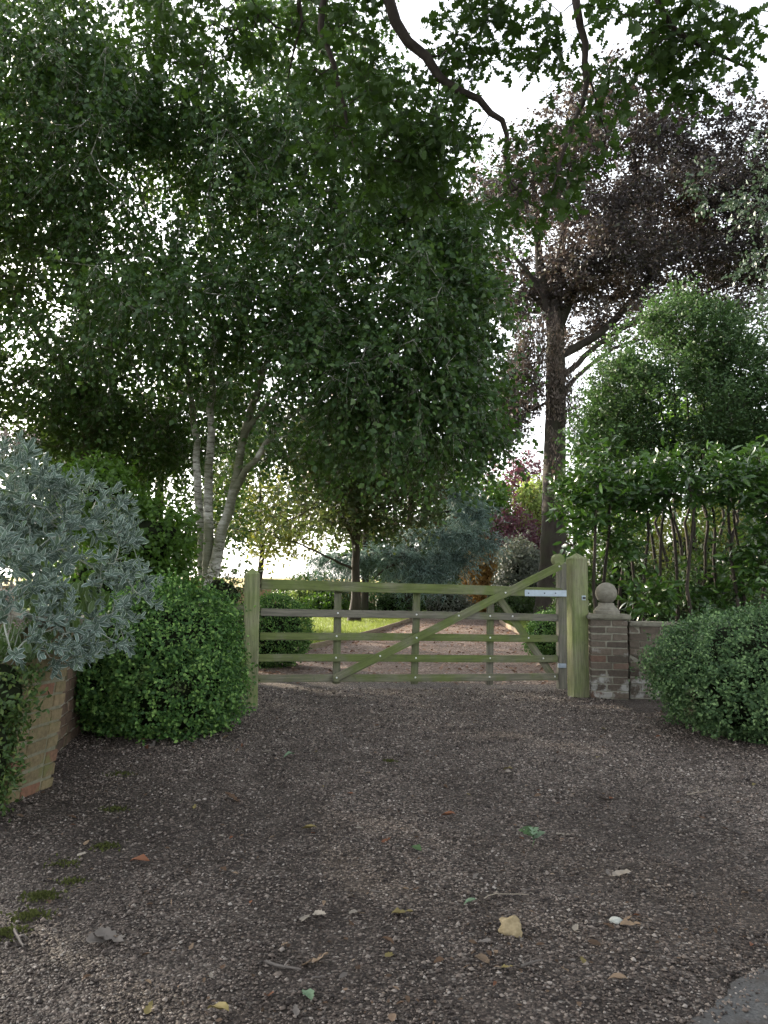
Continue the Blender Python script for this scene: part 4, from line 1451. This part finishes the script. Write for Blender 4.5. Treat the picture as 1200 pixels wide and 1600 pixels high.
# oak boughs overhead
def oak():
    OD = 5.2
    oa = lambda *pts: [tuple(at(x, y, d)) for x, y, d in pts]
    base = (3.9, 1.2, -.05)
    top = (3.6, 2.2, 5.5)
    stems = [([base, (3.9, 1.3, 2), (3.8, 1.6, 4), top, (3.0, 3.0, 7.5)], .32, .15),
             ([top] + oa((560, -190, 5.0), (600, -10, 5.2), (640, 62, 5.3), (690, 120, 5.35), (745, 160, 5.4), (788, 190, 5.4), (793, 240, 5.45), (800, 290, 5.5), (850, 330, 5.5)), .055, .005, True),
             (oa((560, -190, 5.0), (505, 0, 5.3), (513, 80, 5.4), (530, 130, 5.5), (545, 200, 5.6), (560, 260, 5.7)), .032, .008, True),
             ([top] + oa((960, -200, 4.7), (903, 0, 4.8), (910, 70, 4.85), (914, 130, 4.9), (896, 190, 4.9), (878, 260, 4.9), (862, 300, 4.9)), .036, .005, True),
             (oa((960, -200, 4.7), (1010, -40, 4.5), (1050, 40, 4.5), (1110, 80, 4.5), (1180, 110, 4.5)), .03, .006, True),
             (oa((560, -190, 5.0), (460, -60, 5.4), (470, 40, 5.6), (450, 120, 5.8)), .025, .006, True),
             (oa((793, 240, 5.45), (800, 300, 5.4), (860, 270, 5.4), (940, 270, 5.4)), .012, .004, True),
             (oa((914, 110, 4.9), (940, 180, 5), (945, 240, 5.1), (950, 270, 5.1)), .01, .004, True)]
    ells = [ell(880, 50, 4.8, 85, 60, .5), ell(1020, 40, 4.5, 80, 45, .5), ell(1120, 85, 4.5, 75, 45, .4), ell(1080, 10, 4.4, 90, 30, .5), ell(870, 235, 4.95, 75, 50, .4), ell(850, 300, 5.4, 95, 28, .4),
            ell(700, 40, 5.3, 110, 60, .6), ell(640, 150, 5.4, 110, 80, .6), ell(540, 80, 5.6, 110, 110, .7), ell(560, 230, 5.8, 120, 60, .6), ell(690, 230, 5.6, 70, 70, .5), ell(800, 10, 5, 80, 25, .5),
            ell(430, 40, 5.8, 100, 60, .6), ell(960, 120, 4.9, 50, 50, .4)]
    ex = sample_ells([ell(880, 235, 4.95, 75, 45, .35), ell(845, 300, 5.4, 95, 26, .35), ell(945, 150, 4.9, 45, 50, .3), ell(800, 320, 5.4, 50, 14, .2), ell(330, 60, 5.9, 110, 60, .5), ell(220, 30, 6, 90, 50, .4), ell(690, 260, 5.8, 70, 70, .5), ell(620, 300, 6, 90, 50, .5), ell(740, 60, 5.2, 60, 50, .4), ell(1060, 70, 4.5, 100, 50, .4)], 150, np.random.default_rng(92), .1)
    tree('oak_tree', 'oak boughs with lobed leaves hanging in from above, trunk out of view', 'tree', base, stems, ells, 390, M['oak_bark'], M['oak_leaf'], .086, T_OAK,
         3, .2, 5, 91, extra=ex, droop=.3, rtip=.0022, gap=(1.8, -.10), shell=.2, step=.12, leafdroop=.25, singles=300, wig=.03, uppen=.0, up=.05, twig_r=.0018)


oak()
rng = np.random.default_rng(93)
oakt = bpy.data.objects['oak_tree']  # unseen crown above and behind the camera, added to shade the near gravel
A = sample_ells([(V3((2.6, -.5, 8.2)), np.array([4.5, 4.2, 1.5])), (V3((-1.8, .2, 8.4)), np.array([3.0, 3.2, 1.2])), (V3((4.5, 2.8, 7.5)), np.array([2.4, 2.0, 1.4]))], 520, rng, .2)
P, D, N, S, B, E = twigs(A, unit(rng.normal(size=A.shape)), 5, .6, 7, .17, rng)
build_leaves('unseen_crown', P, D, N, S, T_FLAT, M['oak_leaf'], oakt, (3.9, 1.2, -.05))
sk = Skeleton(94)
sk.stem([(3.0, 3.0, 7.4), (2.6, .8, 8.0), (1.5, -.4, 8.4)], .14, .05)
sk.reach(A[::3], step=.5)
sk.radii(.008)
v, q = sk.mesh()
np_obj('unseen_branches', v, [q], M['oak_bark'], oakt, (3.9, 1.2, -.05), smooth=True)

# ------------------------------------------------------------------ the garden's far planting
cz = lambda px, py, d: V3(at(px, py, d))


def shrub(name, label, px, pyt, pyb, d, wpx, mat, size=.1, n=700, cat='shrub', seed=1, group='shrubs at the end of the lawn', tpl=T_FLAT, lump=.3):
    ct = at(px, (pyt + pyb) / 2, d)
    top = at(px, pyt, d).z
    r = wpx * d / 1200 / 2
    return bush(name, label, cat, (ct.x, d, 0), [(V3((ct.x, d, top * .45)), np.array([r, r * .8, top * .55])), (V3((ct.x + r * .4, d - r * .3, top * .3)), np.array([r * .7, r * .6, top * .42]))],
                n, mat, size, tpl, 7, size * 1.2, seed, lump, 1.5 / max(r, .5), group, inset=.35, coresc=.82)


shrub('dark_shrub', 'dark evergreen shrub left of the lawn tree trunk, behind the lawn', 492, 900, 965, 29, 110, M['dark_leaf'], .12, 1100, seed=101)
shrub('light_shrub', 'light green low shrub in front of the dark shrub, left of trunk', 512, 930, 965, 27.5, 60, M['maple_leaf'], .10, 600, seed=102)
shrub('cream_shrub', 'pale variegated shrub at the left end of the lawn border', 468, 925, 965, 28, 45, M['willow_leaf'], .10, 500, seed=103)
shrub('grey_green_shrub', 'grey-green rounded shrub right of the lawn tree trunk', 612, 918, 965, 29, 75, M['bay_leaf'], .11, 800, seed=104)
shrub('dark_shrub', 'dark shrub under the blue cedar near the drive', 660, 905, 962, 31, 90, M['dark_leaf'], .12, 900, seed=105)
shrub('grey_green_shrub', 'grey-green shrub beside the far left edge of drive', 702, 922, 962, 30, 60, M['grey_shrub'], .11, 600, seed=106)
shrub('light_shrub', 'yellow-green shrub where the drive disappears', 745, 915, 955, 38, 60, M['maple_leaf'], .14, 600, seed=107)
shrub('grey_shrub', 'tall grey-leaved shrub left of the copper beech trunk', 818, 855, 955, 28, 80, M['grey_shrub'], .12, 2600, seed=108)
shrub('orange_shrub', 'orange-leaved bush glowing beyond the end of the drive', 757, 852, 955, 33, 48, M['orange_leaf'], .16, 1600, seed=109)
shrub('purple_shrub', 'purple-leaved small tree left of the copper beech trunk', 805, 812, 955, 36, 95, M['purple_leaf'], .17, 1900, seed=110, lump=.5)
shrub('dark_shrub', 'dark shrub right of the drive at the foot of the copper beech', 905, 900, 962, 22, 70, M['dark_leaf'], .1, 800, seed=111)
shrub('dark_shrub', 'dark low shrub right of the drive in front of the grey shrub', 800, 925, 962, 26, 50, M['dark_leaf'], .1, 500, seed=112)


shrub('hazel_shrub', 'yellow-green leafy undergrowth seen between the thin evergreen stems', 1085, 800, 960, 17, 250, M['yellow_leaf'], .09, 2600, seed=113, group='shrubs behind the evergreen', lump=.4)
shrub('dark_undergrowth', 'dark leafy undergrowth behind the ball-topped pier', 965, 835, 960, 11.2, 140, M['dark_leaf'], .07, 1500, seed=115, group='shrubs behind the evergreen', lump=.4)
shrub('dark_undergrowth', 'dark leafy undergrowth at the feet of the thin stems', 1115, 868, 960, 11.2, 170, M['dark_leaf'], .07, 1500, seed=116, group='shrubs behind the evergreen', lump=.4)
shrub('dark_undergrowth', 'dark leafy undergrowth behind the laurel at right edge', 1230, 740, 960, 15, 130, M['dark_leaf'], .09, 1500, seed=114, group='shrubs behind the evergreen', lump=.4)


def far_tree(name, label, px, pyb, d, h, r, mat, seed, size=.25, n=300, bark='bark', z0=.35, droop=.2, k=5, grp='trees at the back of the garden'):
    c = at(px, pyb, d)
    x = c.x
    tree(name, label, 'tree', (x, d, -.05), [([(x, d, -.05), (x + .2, d, h * .4), (x, d, h * .9)], .05 + h * .018, .05)],
         [(V3((x, d, h * (z0 + 1) / 2)), np.array([r, r, h * (1 - z0) / 2])), (V3((x + r * .4, d - r * .3, h * (z0 + .15))), np.array([r * .8, r * .8, h * .18]))],
         n, M[bark], mat, size, T_FLAT, k, 1.0, 8, seed, droop=droop, rtip=.008, gap=(.25, -.2), shell=.35, group=grp, twig_r=.006)


far_tree('purple_tree', 'dark purple-leaved tree left of the beech trunk, far back', 810, 950, 44, 8.5, 2.6, M['purple_leaf'], 121, .24, 330, z0=.15)
far_tree('yellow_tree', 'yellow-green sunlit tree right behind the beech trunk', 905, 950, 40, 8.0, 3.2, M['yellow_leaf'], 122, .24, 320, z0=.1)
far_tree('weeping_tree', 'pale green weeping tree just left of the beech trunk', 840, 950, 40, 7, 1.2, M['willow_leaf'], 123, .2, 200, z0=.2, droop=1.2)
far_tree('green_tree', 'bright green sunlit tree right of the cedar, beyond drive', 738, 950, 40, 7.3, 2.0, M['maple_leaf'], 124, .26, 330, z0=.1)
far_tree('green_tree', 'broad dark green tree filling behind the lawn tree', 610, 950, 40, 9.5, 4.0, M['dark_leaf'], 125, .26, 420, z0=.12)
far_tree('maple_tree', 'yellow-green sunlit maple at left against the bright sky', 400, 950, 34, 6.5, 2.6, M['yellow_leaf'], 126, .2, 190, z0=.38)
far_tree('green_tree', 'green tree behind the many-stemmed evergreen, far right', 1080, 950, 30, 9.5, 4.5, M['maple_leaf'], 127, .24, 430, z0=.08)
far_tree('green_tree', 'dark green tree behind the laurel at the right edge', 1260, 950, 22, 9.5, 3.6, M['dark_leaf'], 128, .2, 400, z0=.1)
far_tree('dark_holly', 'dark dense tree behind the birch stems at left', 210, 950, 20, 5.2, 2.6, M['dark_leaf'], 129, .16, 400, z0=.05)


# blue cedar
def cedar():
    D0 = 27.5
    bx = at(640, 950, D0 + 1).x
    base = (bx, D0 + 1, -.05)
    q = lambda px, py, dd=0: tuple(at(px, py, D0 + dd))
    stems = [([base, q(640, 900, 1), q(640, 840, 1), q(642, 780, 1), q(650, 740, 1)], .22, .08),
             ([q(640, 880, 1), q(600, 862, 0), q(550, 865, -.6), q(510, 880, -1)], .07, .02, True), ([q(640, 870, 1), q(680, 835, -.4), q(720, 835, -.8), q(762, 848, -1)], .08, .02, True),
             ([q(641, 830, 1), q(690, 800, 0), q(740, 805, -.4), q(770, 812, -.6)], .06, .02, True), ([q(642, 790, 1), q(690, 765, .5), q(735, 770, 0)], .05, .02, True),
             ([q(640, 900, 1), q(620, 880, -1.2), q(600, 890, -1.6), q(585, 905, -2)], .06, .02, True)]
    ells = [ell(695, 832, D0 - .6, 62, 6, .9), ell(748, 846, D0 - .8, 26, 5, .6), ell(605, 868, D0 - 1, 60, 6, .9), ell(535, 872, D0 - .8, 46, 6, .8), ell(738, 800, D0 - .4, 34, 5, .7),
            ell(720, 768, D0, 30, 5, .6), ell(655, 893, D0 - .8, 46, 6, .9), ell(700, 868, D0 - .5, 36, 5, .8)]
    tree('blue_cedar', 'blue-green cedar with drooping layered boughs behind the gate', 'tree', base, stems, ells, 230, M['bark'], M['cedar_leaf'], .22, T_BLADE,
         7, .75, 13, 131, droop=.6, rtip=.006, shell=.2, leafdroop=.35, up=.12, twig_r=.006, spread=.38)


cedar()

# brick field wall far left beyond the lawn, hedge tops
def far_wall():
    p0, p1 = at(330, 945, 33), at(580, 945, 34)
    z1 = at(430, 922, 33).z
    t = thing('field_wall', 'long brown boundary wall beyond the lawn at left', 'wall', ((p0.x + p1.x) / 2, 33.5, 0))
    slab('wall_face', 22, .3, z1 + .1, M['far_brick'], Matrix.Translation((p0.x - 4, 33.6, z1 / 2 - .05)), t, 4, .02)
    slab('wall_cap', 22.1, .4, .07, M['stone'], Matrix.Translation((p0.x - 4, 33.6, z1 + .04)), t, 5, .02)


M['far_brick'] = stone_mat('far_brick', (.20, .13, .085), (.33, .23, .15), 9)
far_wall()
hx = at(372, 905, 12.5)
bush('twiggy_shrub', 'brownish twiggy shrub just left of the latch post', 'shrub', (hx.x, 9.2, 0),
     [ell(345, 930, 9.2, 38, 32, .3), ell(330, 985, 9.2, 60, 60, .4)], 700, M['lawn_tree_leaf'], .035, T_FLAT, 6, .05, 140, .35, 5, inset=.5)

# ------------------------------------------------------------------ fallen leaves, twigs and stones on the gravel
LIT = {'tan': (.21, .15, .10), 'brown': (.10, .06, .036), 'orange': (.20, .085, .045), 'pale': (.30, .265, .22), 'grey': (.17, .15, .135), 'yellow': (.22, .18, .07), 'green': (.07, .13, .05), 'mint': (.16, .24, .15)}
LM = {k: leaf_mat('fallen_' + k, [(0, [c * .6 for c in v]), (1, [min(1, c * 1.0) for c in v])], v, .1, .7, .25) for k, v in LIT.items()}


def curled(tpl, seed, amt=.5):
    r = random.Random(seed)
    v = tpl[0].copy()
    a, b = r.uniform(.2, amt), r.uniform(-.2, .4)
    v[:, 2] += a * v[:, 0] ** 2 * 3 + b * (v[:, 1] - .5) ** 2 + .05 * np.array([r.uniform(-1, 1) for _ in v])
    v[:, 1] -= .5
    v[:, 2] -= v[:, 2].min()
    return v, tpl[1], tpl[2]


CURL = [curled(T_DEAD, i) for i in range(4)] + [curled(T_OVAL, i + 9, .9) for i in range(4)]
LMESH = {}


def fallen(px, py, size, colour, kind, ang, label, group=None, name='fallen_leaf', tilt=.15, lift=.004):
    key = (colour, kind)
    if key not in LMESH:
        tp = CURL[kind]
        me = np_mesh(name, tp[0], [tp[1]], tp[2])
        me.materials.append(LM[colour])
        LMESH[key] = me
    p = gp(px, py)
    o = bpy.data.objects.new(name, LMESH[key])
    r = random.Random(int(px * 7 + py))
    m = Matrix.Translation((p.x, p.y, gravel_z(p.x, p.y) + lift + .003)) @ Matrix.Rotation(ang, 4, 'Z') @ Matrix.Rotation(r.uniform(-tilt, tilt), 4, 'X') @ Matrix.Rotation(r.uniform(-tilt, tilt), 4, 'Y') @ Matrix.Scale(size, 4)
    link(o, m)
    return tag(o, label, 'leaf', group)


fallen(482, 1562, .075, 'mint', 0, .3, 'pale mint-green lobed leaf at the bottom edge of the picture')
fallen(735, 1418, .055, 'mint', 4, 1.8, 'pale oval leaf lying left of the long straw twig')
fallen(452, 1186, .10, 'mint', 5, 2.4, 'largest pale green leaf below the left end of the gate')
fallen(700, 1275, .085, 'orange', 4, 1.2, 'orange-brown leaf in the middle of the forecourt')
fallen(217, 1353, .09, 'orange', 5, 1.5, 'reddish-orange leaf on the dark gravel left of centre')
fallen(362, 1250, .12, 'brown', 1, .8, 'curled brown leaf beside a twig on dark gravel', tilt=.5)
fallen(348, 1238, .08, 'grey', 0, 2.2, 'grey crumpled leaf touching the curled brown leaf', tilt=.5)
fallen(170, 1474, .11, 'grey', 1, 1.3, 'large pale grey crumpled leaf at lower left', tilt=.4)
fallen(152, 1478, .09, 'grey', 2, 2.6, 'grey ragged leaf left of the large crumpled one', tilt=.4)
fallen(482, 1510, .07, 'tan', 1, .5, 'tan oak leaf, left of the lower pair', tilt=.5)
fallen(500, 1503, .065, 'tan', 2, 1.9, 'tan oak leaf, right of the lower pair', tilt=.5)
fallen(478, 1440, .075, 'pale', 3, 2.9, 'pale tan lobed leaf above the lower pair of oak leaves', tilt=.4)
fallen(500, 1432, .06, 'pale', 0, 1.0, 'small pale lobed leaf up and right of another pale one', tilt=.4)
fallen(628, 1432, .08, 'yellow', 2, 1.4, 'olive-yellow lobed leaf at lower centre')
fallen(880, 1306, .07, 'pale', 1, 1.2, 'pale grey leaf just right of the green oak sprig')
fallen(973, 1372, .085, 'pale', 3, 1.6, 'pale grey leaf right of centre beside a dark stick')
fallen(985, 1455, .07, 'tan', 2, 1.3, 'tan leaf beside the white pebble')
fallen(965, 1543, .06, 'tan', 4, 1.4, 'pale tan leaf at lower right near the road')
fallen(755, 1510, .075, 'tan', 3, .4, 'tan leaf left of the short grey stick')
fallen(794, 1205, .07, 'yellow', 5, 1.0, 'small yellow leaf below the gate brace')
fallen(415, 1181, .09, 'pale', 4, 1.5, 'pale leaf on the gravel in front of the latch post')
fallen(650, 1332, .075, 'green', 5, .7, 'small dull green leaf in the middle of the gravel', tilt=.4)
fallen(482, 1300, .08, 'yellow', 4, 1.5, 'pale yellow-green leaf left of the gravel centre')
fallen(340, 1588, .08, 'yellow', 4, 1.0, 'yellow leaf half in view at the bottom edge')
fallen(418, 1565, .07, 'orange', 6, .2, 'orange curled leaf at the bottom left of centre', tilt=.5)
rng = np.random.default_rng(150)
cols = ['tan', 'brown', 'brown', 'orange', 'grey', 'tan', 'grey', 'yellow', 'pale']
COLNAME = {'tan': 'tan', 'brown': 'dark brown', 'orange': 'rusty orange', 'grey': 'grey', 'yellow': 'yellowish', 'pale': 'pale cream'}
MARKS = [('the green oak sprig', 833, 1320), ('the lumpy cream stone', 798, 1461), ('the white pebble', 963, 1447), ('the long straw twig', 790, 1405),
         ('the tan leaf pair', 490, 1507), ('the reddish-orange leaf', 217, 1353), ('the curled brown leaf', 362, 1250), ('the grey crumpled leaf', 170, 1474),
         ('the road corner', 1090, 1540), ('the hanging post', 900, 1095), ('the ball-topped pier', 956, 1095), ('the latch post', 396, 1095), ('the left clipped bush', 250, 1160),
         ('the right clipped bush', 1130, 1165), ('the leaning pier', 80, 1230), ('the orange-brown leaf', 700, 1275), ('the long gate brace', 640, 1080),
         ('the dark stick at right', 950, 1249), ('the olive-yellow leaf', 628, 1432), ('the mint-green leaf', 482, 1562), ('the moss tuft', 66, 1403),
         ('the short grey stick', 830, 1514), ('the pale grey leaf', 985, 1360), ('the dull green leaf', 650, 1332), ('the forked grey twig', 532, 1160)]
USED = set()


def whereabouts(x, y, what):
    """words for a small thing from the landmark next to it; None when they would fit another thing too"""
    nm, mx, my = min(MARKS, key=lambda k: (k[1] - x) ** 2 + ((k[2] - y) * 1.3) ** 2)
    dx, dy = x - mx, (y - my) * 1.3
    d = ('right of' if dx > 0 else 'left of') if abs(dx) > 1.8 * abs(dy) else (('below' if dy > 0 else 'above') if abs(dy) > 1.8 * abs(dx) else
        ('below and right of' if dx > 0 and dy > 0 else 'below and left of' if dy > 0 else 'above and right of' if dx > 0 else 'above and left of'))
    s_ = f'{what} on the gravel {d} {nm}'
    if s_ in USED:
        return None
    USED.add(s_)
    return s_


for i in range(150):
    y = 1115 + 470 * rng.random() ** 1.15
    x = rng.uniform(60 if y > 1250 else 400, 1180)
    c = cols[rng.integers(len(cols))]
    sz, kd, an_ = rng.uniform(.022, .048), int(rng.integers(8)), rng.uniform(0, 6.28)
    if (x < 330 and y < 1230) or (x > 1020 and y < 1170) or (x > 1040 and y > 1490):
        continue
    lab = whereabouts(x, y, f'small {COLNAME[c]} leaf')
    if lab:
        fallen(x, y, sz, c, kd, an_, lab, 'small fallen leaves on the gravel', tilt=.3)
for i in range(30):     # at the feet of the clipped bushes
    x, y = (rng.uniform(200, 380), rng.uniform(1150, 1175)) if i < 14 else (rng.uniform(930, 1120), rng.uniform(1105, 1165))
    c = cols[rng.integers(7)]
    lab = whereabouts(x, y, f'dead {COLNAME[c]} leaf')
    if lab:
        fallen(x, y, rng.uniform(.04, .075), c, int(rng.integers(8)), rng.uniform(0, 6.28), lab, 'dead leaves under the clipped bushes', tilt=.5)
# leaf litter on the drive behind the gate: too many and too small to pick apart
nl = 1500
ly = 9.3 + 14 * rng.random(nl) ** 1.3
dv = np.array(DRV)
l0, l1 = np.interp(ly, dv[:, 0], dv[:, 1]), np.interp(ly, dv[:, 0], dv[:, 2])
u = np.where(rng.random(nl) < .6, rng.beta(.6, .6, nl), rng.random(nl))
LP = np.stack([l0 + (l1 - l0) * u, ly, np.full(nl, .03)], 1)
M['litter'] = leaf_mat('leaf_litter', [(0, (.10, .05, .03)), (.6, (.20, .11, .07)), (1, (.36, .25, .19))], (.3, .15, .08), .15, .7)
v, f, uv = leaf_arrays(LP, rng.normal(size=(nl, 3)) * np.array([1, 1, .15]), np.array([0, 0, 1.]) + rng.normal(size=(nl, 3)) * .35, rng.uniform(.05, .1, nl), T_OVAL)
tag(np_obj('leaf_litter', v, [f], M['litter'], None, (0, 0, 0), uv), 'scattered brown leaf litter on the drive behind the gate', 'leaf litter', kind='stuff')

nc = 5200
cy = 1.9 + 6.2 * rng.random(nc) ** 1.2
cx = rng.uniform(-1, 1, nc) * (.55 * cy + .2)
dens = np.array([mnoise.noise(Vector((a * 1.6, b * 1.6, 7))) + .5 * mnoise.noise(Vector((a * 5, b * 5, 2))) for a, b in zip(cx, cy)])
kp = (dens > rng.uniform(-.3, .6, nc)) & (cx > -1.75 - .1 * cy)
cx, cy = cx[kp], cy[kp]
CP = np.stack([cx, cy, np.array([gravel_z(a, b) for a, b in zip(cx, cy)]) + .006], 1)
M['crumbs'] = leaf_mat('leaf_crumbs', [(0, (.035, .024, .017)), (.6, (.09, .06, .04)), (.9, (.17, .12, .085)), (1, (.26, .21, .16))], (.15, .1, .06), .1, .8, .15)
nn_ = len(CP)
v, f, uv = leaf_arrays(CP, rng.normal(size=(nn_, 3)) * np.array([1, 1, .2]), np.array([0, 0, 1.]) + rng.normal(size=(nn_, 3)) * .4, rng.lognormal(math.log(.013), .45, nn_), T_OVAL)
tag(np_obj('leaf_crumbs', v, [f], M['crumbs'], None, (0, 0, 0), uv), 'crumbs of broken dead leaf scattered over the gravel', 'leaf litter', kind='stuff')

# green oak sprig
sp = gp(833, 1322)
sprig = thing('oak_sprig', 'fresh green oak sprig lying on the gravel', 'leaf sprig', (sp.x, sp.y, gravel_z(sp.x, sp.y)))
_co = curled(T_OAK, 2)
me = np_mesh('leaf', _co[0] + np.array([0, .5, 0]), [_co[1]], _co[2])
me.materials.append(LM['mint'])
me2 = me.copy()
me2.materials.clear()
me2.materials.append(LM['green'])
for i, (a, s, mm) in enumerate([(-.9, .085, me), (.2, .1, me2), (.9, .08, me2), (-.3, .08, me), (1.7, .05, me2)]):
    link(bpy.data.objects.new('leaf', mm), Matrix.Translation((sp.x, sp.y, .018 + i * .005)) @ Matrix.Rotation(a, 4, 'Z') @ Matrix.Rotation(.35, 4, 'X') @ Matrix.Scale(s, 4), sprig)
tv, tf = twig_mesh(np.array([[sp.x + .01, sp.y + .02, .02]]), np.array([[sp.x - .02, sp.y - .07, .012]]), .003)
np_obj('stalk', tv, [tf], LM['green'], sprig, (sp.x, sp.y, 0))

M['twig_pale'] = plain_mat('pale_straw', (.27, .23, .18), .8)
M['twig_dark'] = plain_mat('dark_stick', (.05, .04, .033), .85)
M['twig_grey'] = plain_mat('grey_stick', (.12, .105, .095), .85)


def twig(pts, r, mat, label, group=None):
    w3 = [gp(x, y) for x, y in pts]
    sk = Skeleton(int(pts[0][0]))
    sk.stem([(p.x, p.y, gravel_z(p.x, p.y) + r + .006) for p in w3], r, r * .55, step=.025, wob=.0015)
    if len(pts) > 2:
        mid = w3[len(w3) // 2]
        d = (w3[-1] - w3[0])
        n = Vector((-d.y, d.x, 0)) * .18
        q = mid + n + d * .15
        sk.stem([(mid.x, mid.y, gravel_z(mid.x, mid.y) + r + .006), ((mid.x + q.x) / 2, (mid.y + q.y) / 2, .03), (q.x, q.y, .018)], r * .6, r * .3, step=.025, attach=True)
    sk.radii(.001)
    v, q = sk.mesh()
    o = np_obj('twig', v, [q], mat, None, tuple(w3[0]), smooth=True)
    return tag(o, label, 'twig', group)


twig([(756, 1411), (775, 1404), (825, 1404)], .0028, M['twig_pale'], 'long pale straw-coloured twig at lower centre')
twig([(748, 1406), (758, 1425), (772, 1448)], .004, M['twig_dark'], 'thin dark bent twig crossing the pale straw twig')
twig([(813, 1521), (830, 1514), (849, 1509)], .005, M['twig_grey'], 'short grey stick below the lumpy cream stone')
twig([(415, 1511), (445, 1517), (470, 1520)], .006, M['twig_grey'], 'grey-brown stick pointing at the pair of tan oak leaves')
twig([(937, 1246), (950, 1250), (965, 1249)], .009, M['twig_dark'], 'short dark stick right of the forecourt centre')
twig([(968, 1365), (980, 1360), (998, 1355)], .009, M['twig_dark'], 'dark stick above the pale grey leaf')
twig([(1073, 1242), (1090, 1239), (1106, 1236)], .004, M['twig_pale'], 'thin pale twig near the right clipped bush')
twig([(22, 1462), (28, 1475), (35, 1488)], .008, M['twig_grey'], 'stubby grey twig at the lower left edge')
twig([(530, 1140), (533, 1160), (532, 1178)], .006, M['twig_grey'], 'forked grey twig in front of the gate')
twig([(350, 1345), (340, 1350), (322, 1344)], .005, M['twig_dark'], 'dark twig right of the reddish leaf')
twig([(455, 1350), (458, 1362), (462, 1372)], .004, M['twig_dark'], 'small dark twig left of the forecourt middle')
for i in range(34):
    y = 1110 + 460 * rng.random()
    x = rng.uniform(330, 1150)
    if x > 1000 and (y > 1480 or y < 1160):
        continue
    a = rng.uniform(-.5, .5)
    L = rng.uniform(9, 24)
    lab = whereabouts(x, y, f"thin {['dark', 'grey', 'dark'][i % 3]} bit of twig")
    if lab:
        twig([(x, y), (x + L * math.cos(a), y + L * math.sin(a) * .5)], rng.uniform(.0018, .004), M[['twig_dark', 'twig_grey', 'twig_dark'][i % 3]], lab, 'bits of dead twig on the gravel')


def stone(name, px, py, r, mat, label, sc=(1, .8, .6), seed=0, nz=.18, f=9, cat='stone'):
    p = gp(px, py)
    bm = bmesh.new()
    bmesh.ops.create_icosphere(bm, subdivisions=4, radius=1)
    for v in bm.verts:
        k = 1 + nz * mnoise.noise(v.co * 1.4 + Vector((seed, 0, 0))) + nz * .35 * mnoise.noise(v.co * f)
        v.co = Vector((v.co.x * sc[0], v.co.y * sc[1], v.co.z * sc[2])) * k * r
    o = bpy.data.objects.new(name, bm_mesh(name, bm, mat, True))
    link(o, Matrix.Translation((p.x, p.y, gravel_z(p.x, p.y) + r * sc[2] * .6)) @ Matrix.Rotation(-.5, 4, 'Z'))
    return tag(o, label, cat)


M['cream_stone'] = stone_mat('cream_stone', (.20, .155, .085), (.34, .275, .17), 40)
M['white_stone'] = stone_mat('white_pebble', (.28, .29, .26), (.40, .41, .38), 90)
stone('stone', 798, 1461, .042, M['cream_stone'], 'lumpy cream-coloured stone at lower centre right', (1, .72, .75), 3, .45, 5)
stone('pebble', 963, 1447, .023, M['white_stone'], 'smooth white oval pebble at lower right', (1, .8, .5), 5, .08)
# moss tufts
M['moss'] = leaf_mat('moss', [(0, (.035, .042, .013)), (1, (.085, .095, .03))], (.06, .08, .02), .15, .9, .1)
MP = []
for px, py, r, n in ((66, 1403, .05, 420), (45, 1434, .06, 240), (165, 1325, .05, 200), (190, 1210, .06, 160), (100, 1352, .06, 120), (608, 1190, .03, 160), (8, 1462, .05, 300), (110, 1380, .04, 150), (180, 1265, .05, 200)):
    p = gp(px, py)
    a = rng.normal(size=(n, 2)) * r * .5
    MP.append(np.stack([p.x + a[:, 0] * 1.3, p.y + a[:, 1], np.array([gravel_z(p.x + q[0], p.y + q[1]) for q in a]) + .006 * np.exp(-(a ** 2).sum(1) / (r * r * .3))], 1))
MP = np.concatenate(MP)
v, f, uv = leaf_arrays(MP, np.array([0, 0, 1.]) + rng.normal(size=MP.shape) * .7, rng.normal(size=MP.shape), rng.uniform(.008, .018, len(MP)), T_FLAT)
tag(np_obj('moss', v, [f], M['moss'], None, (0, 0, 0), uv), 'patches of green moss and small weeds in the gravel', 'moss', kind='stuff')
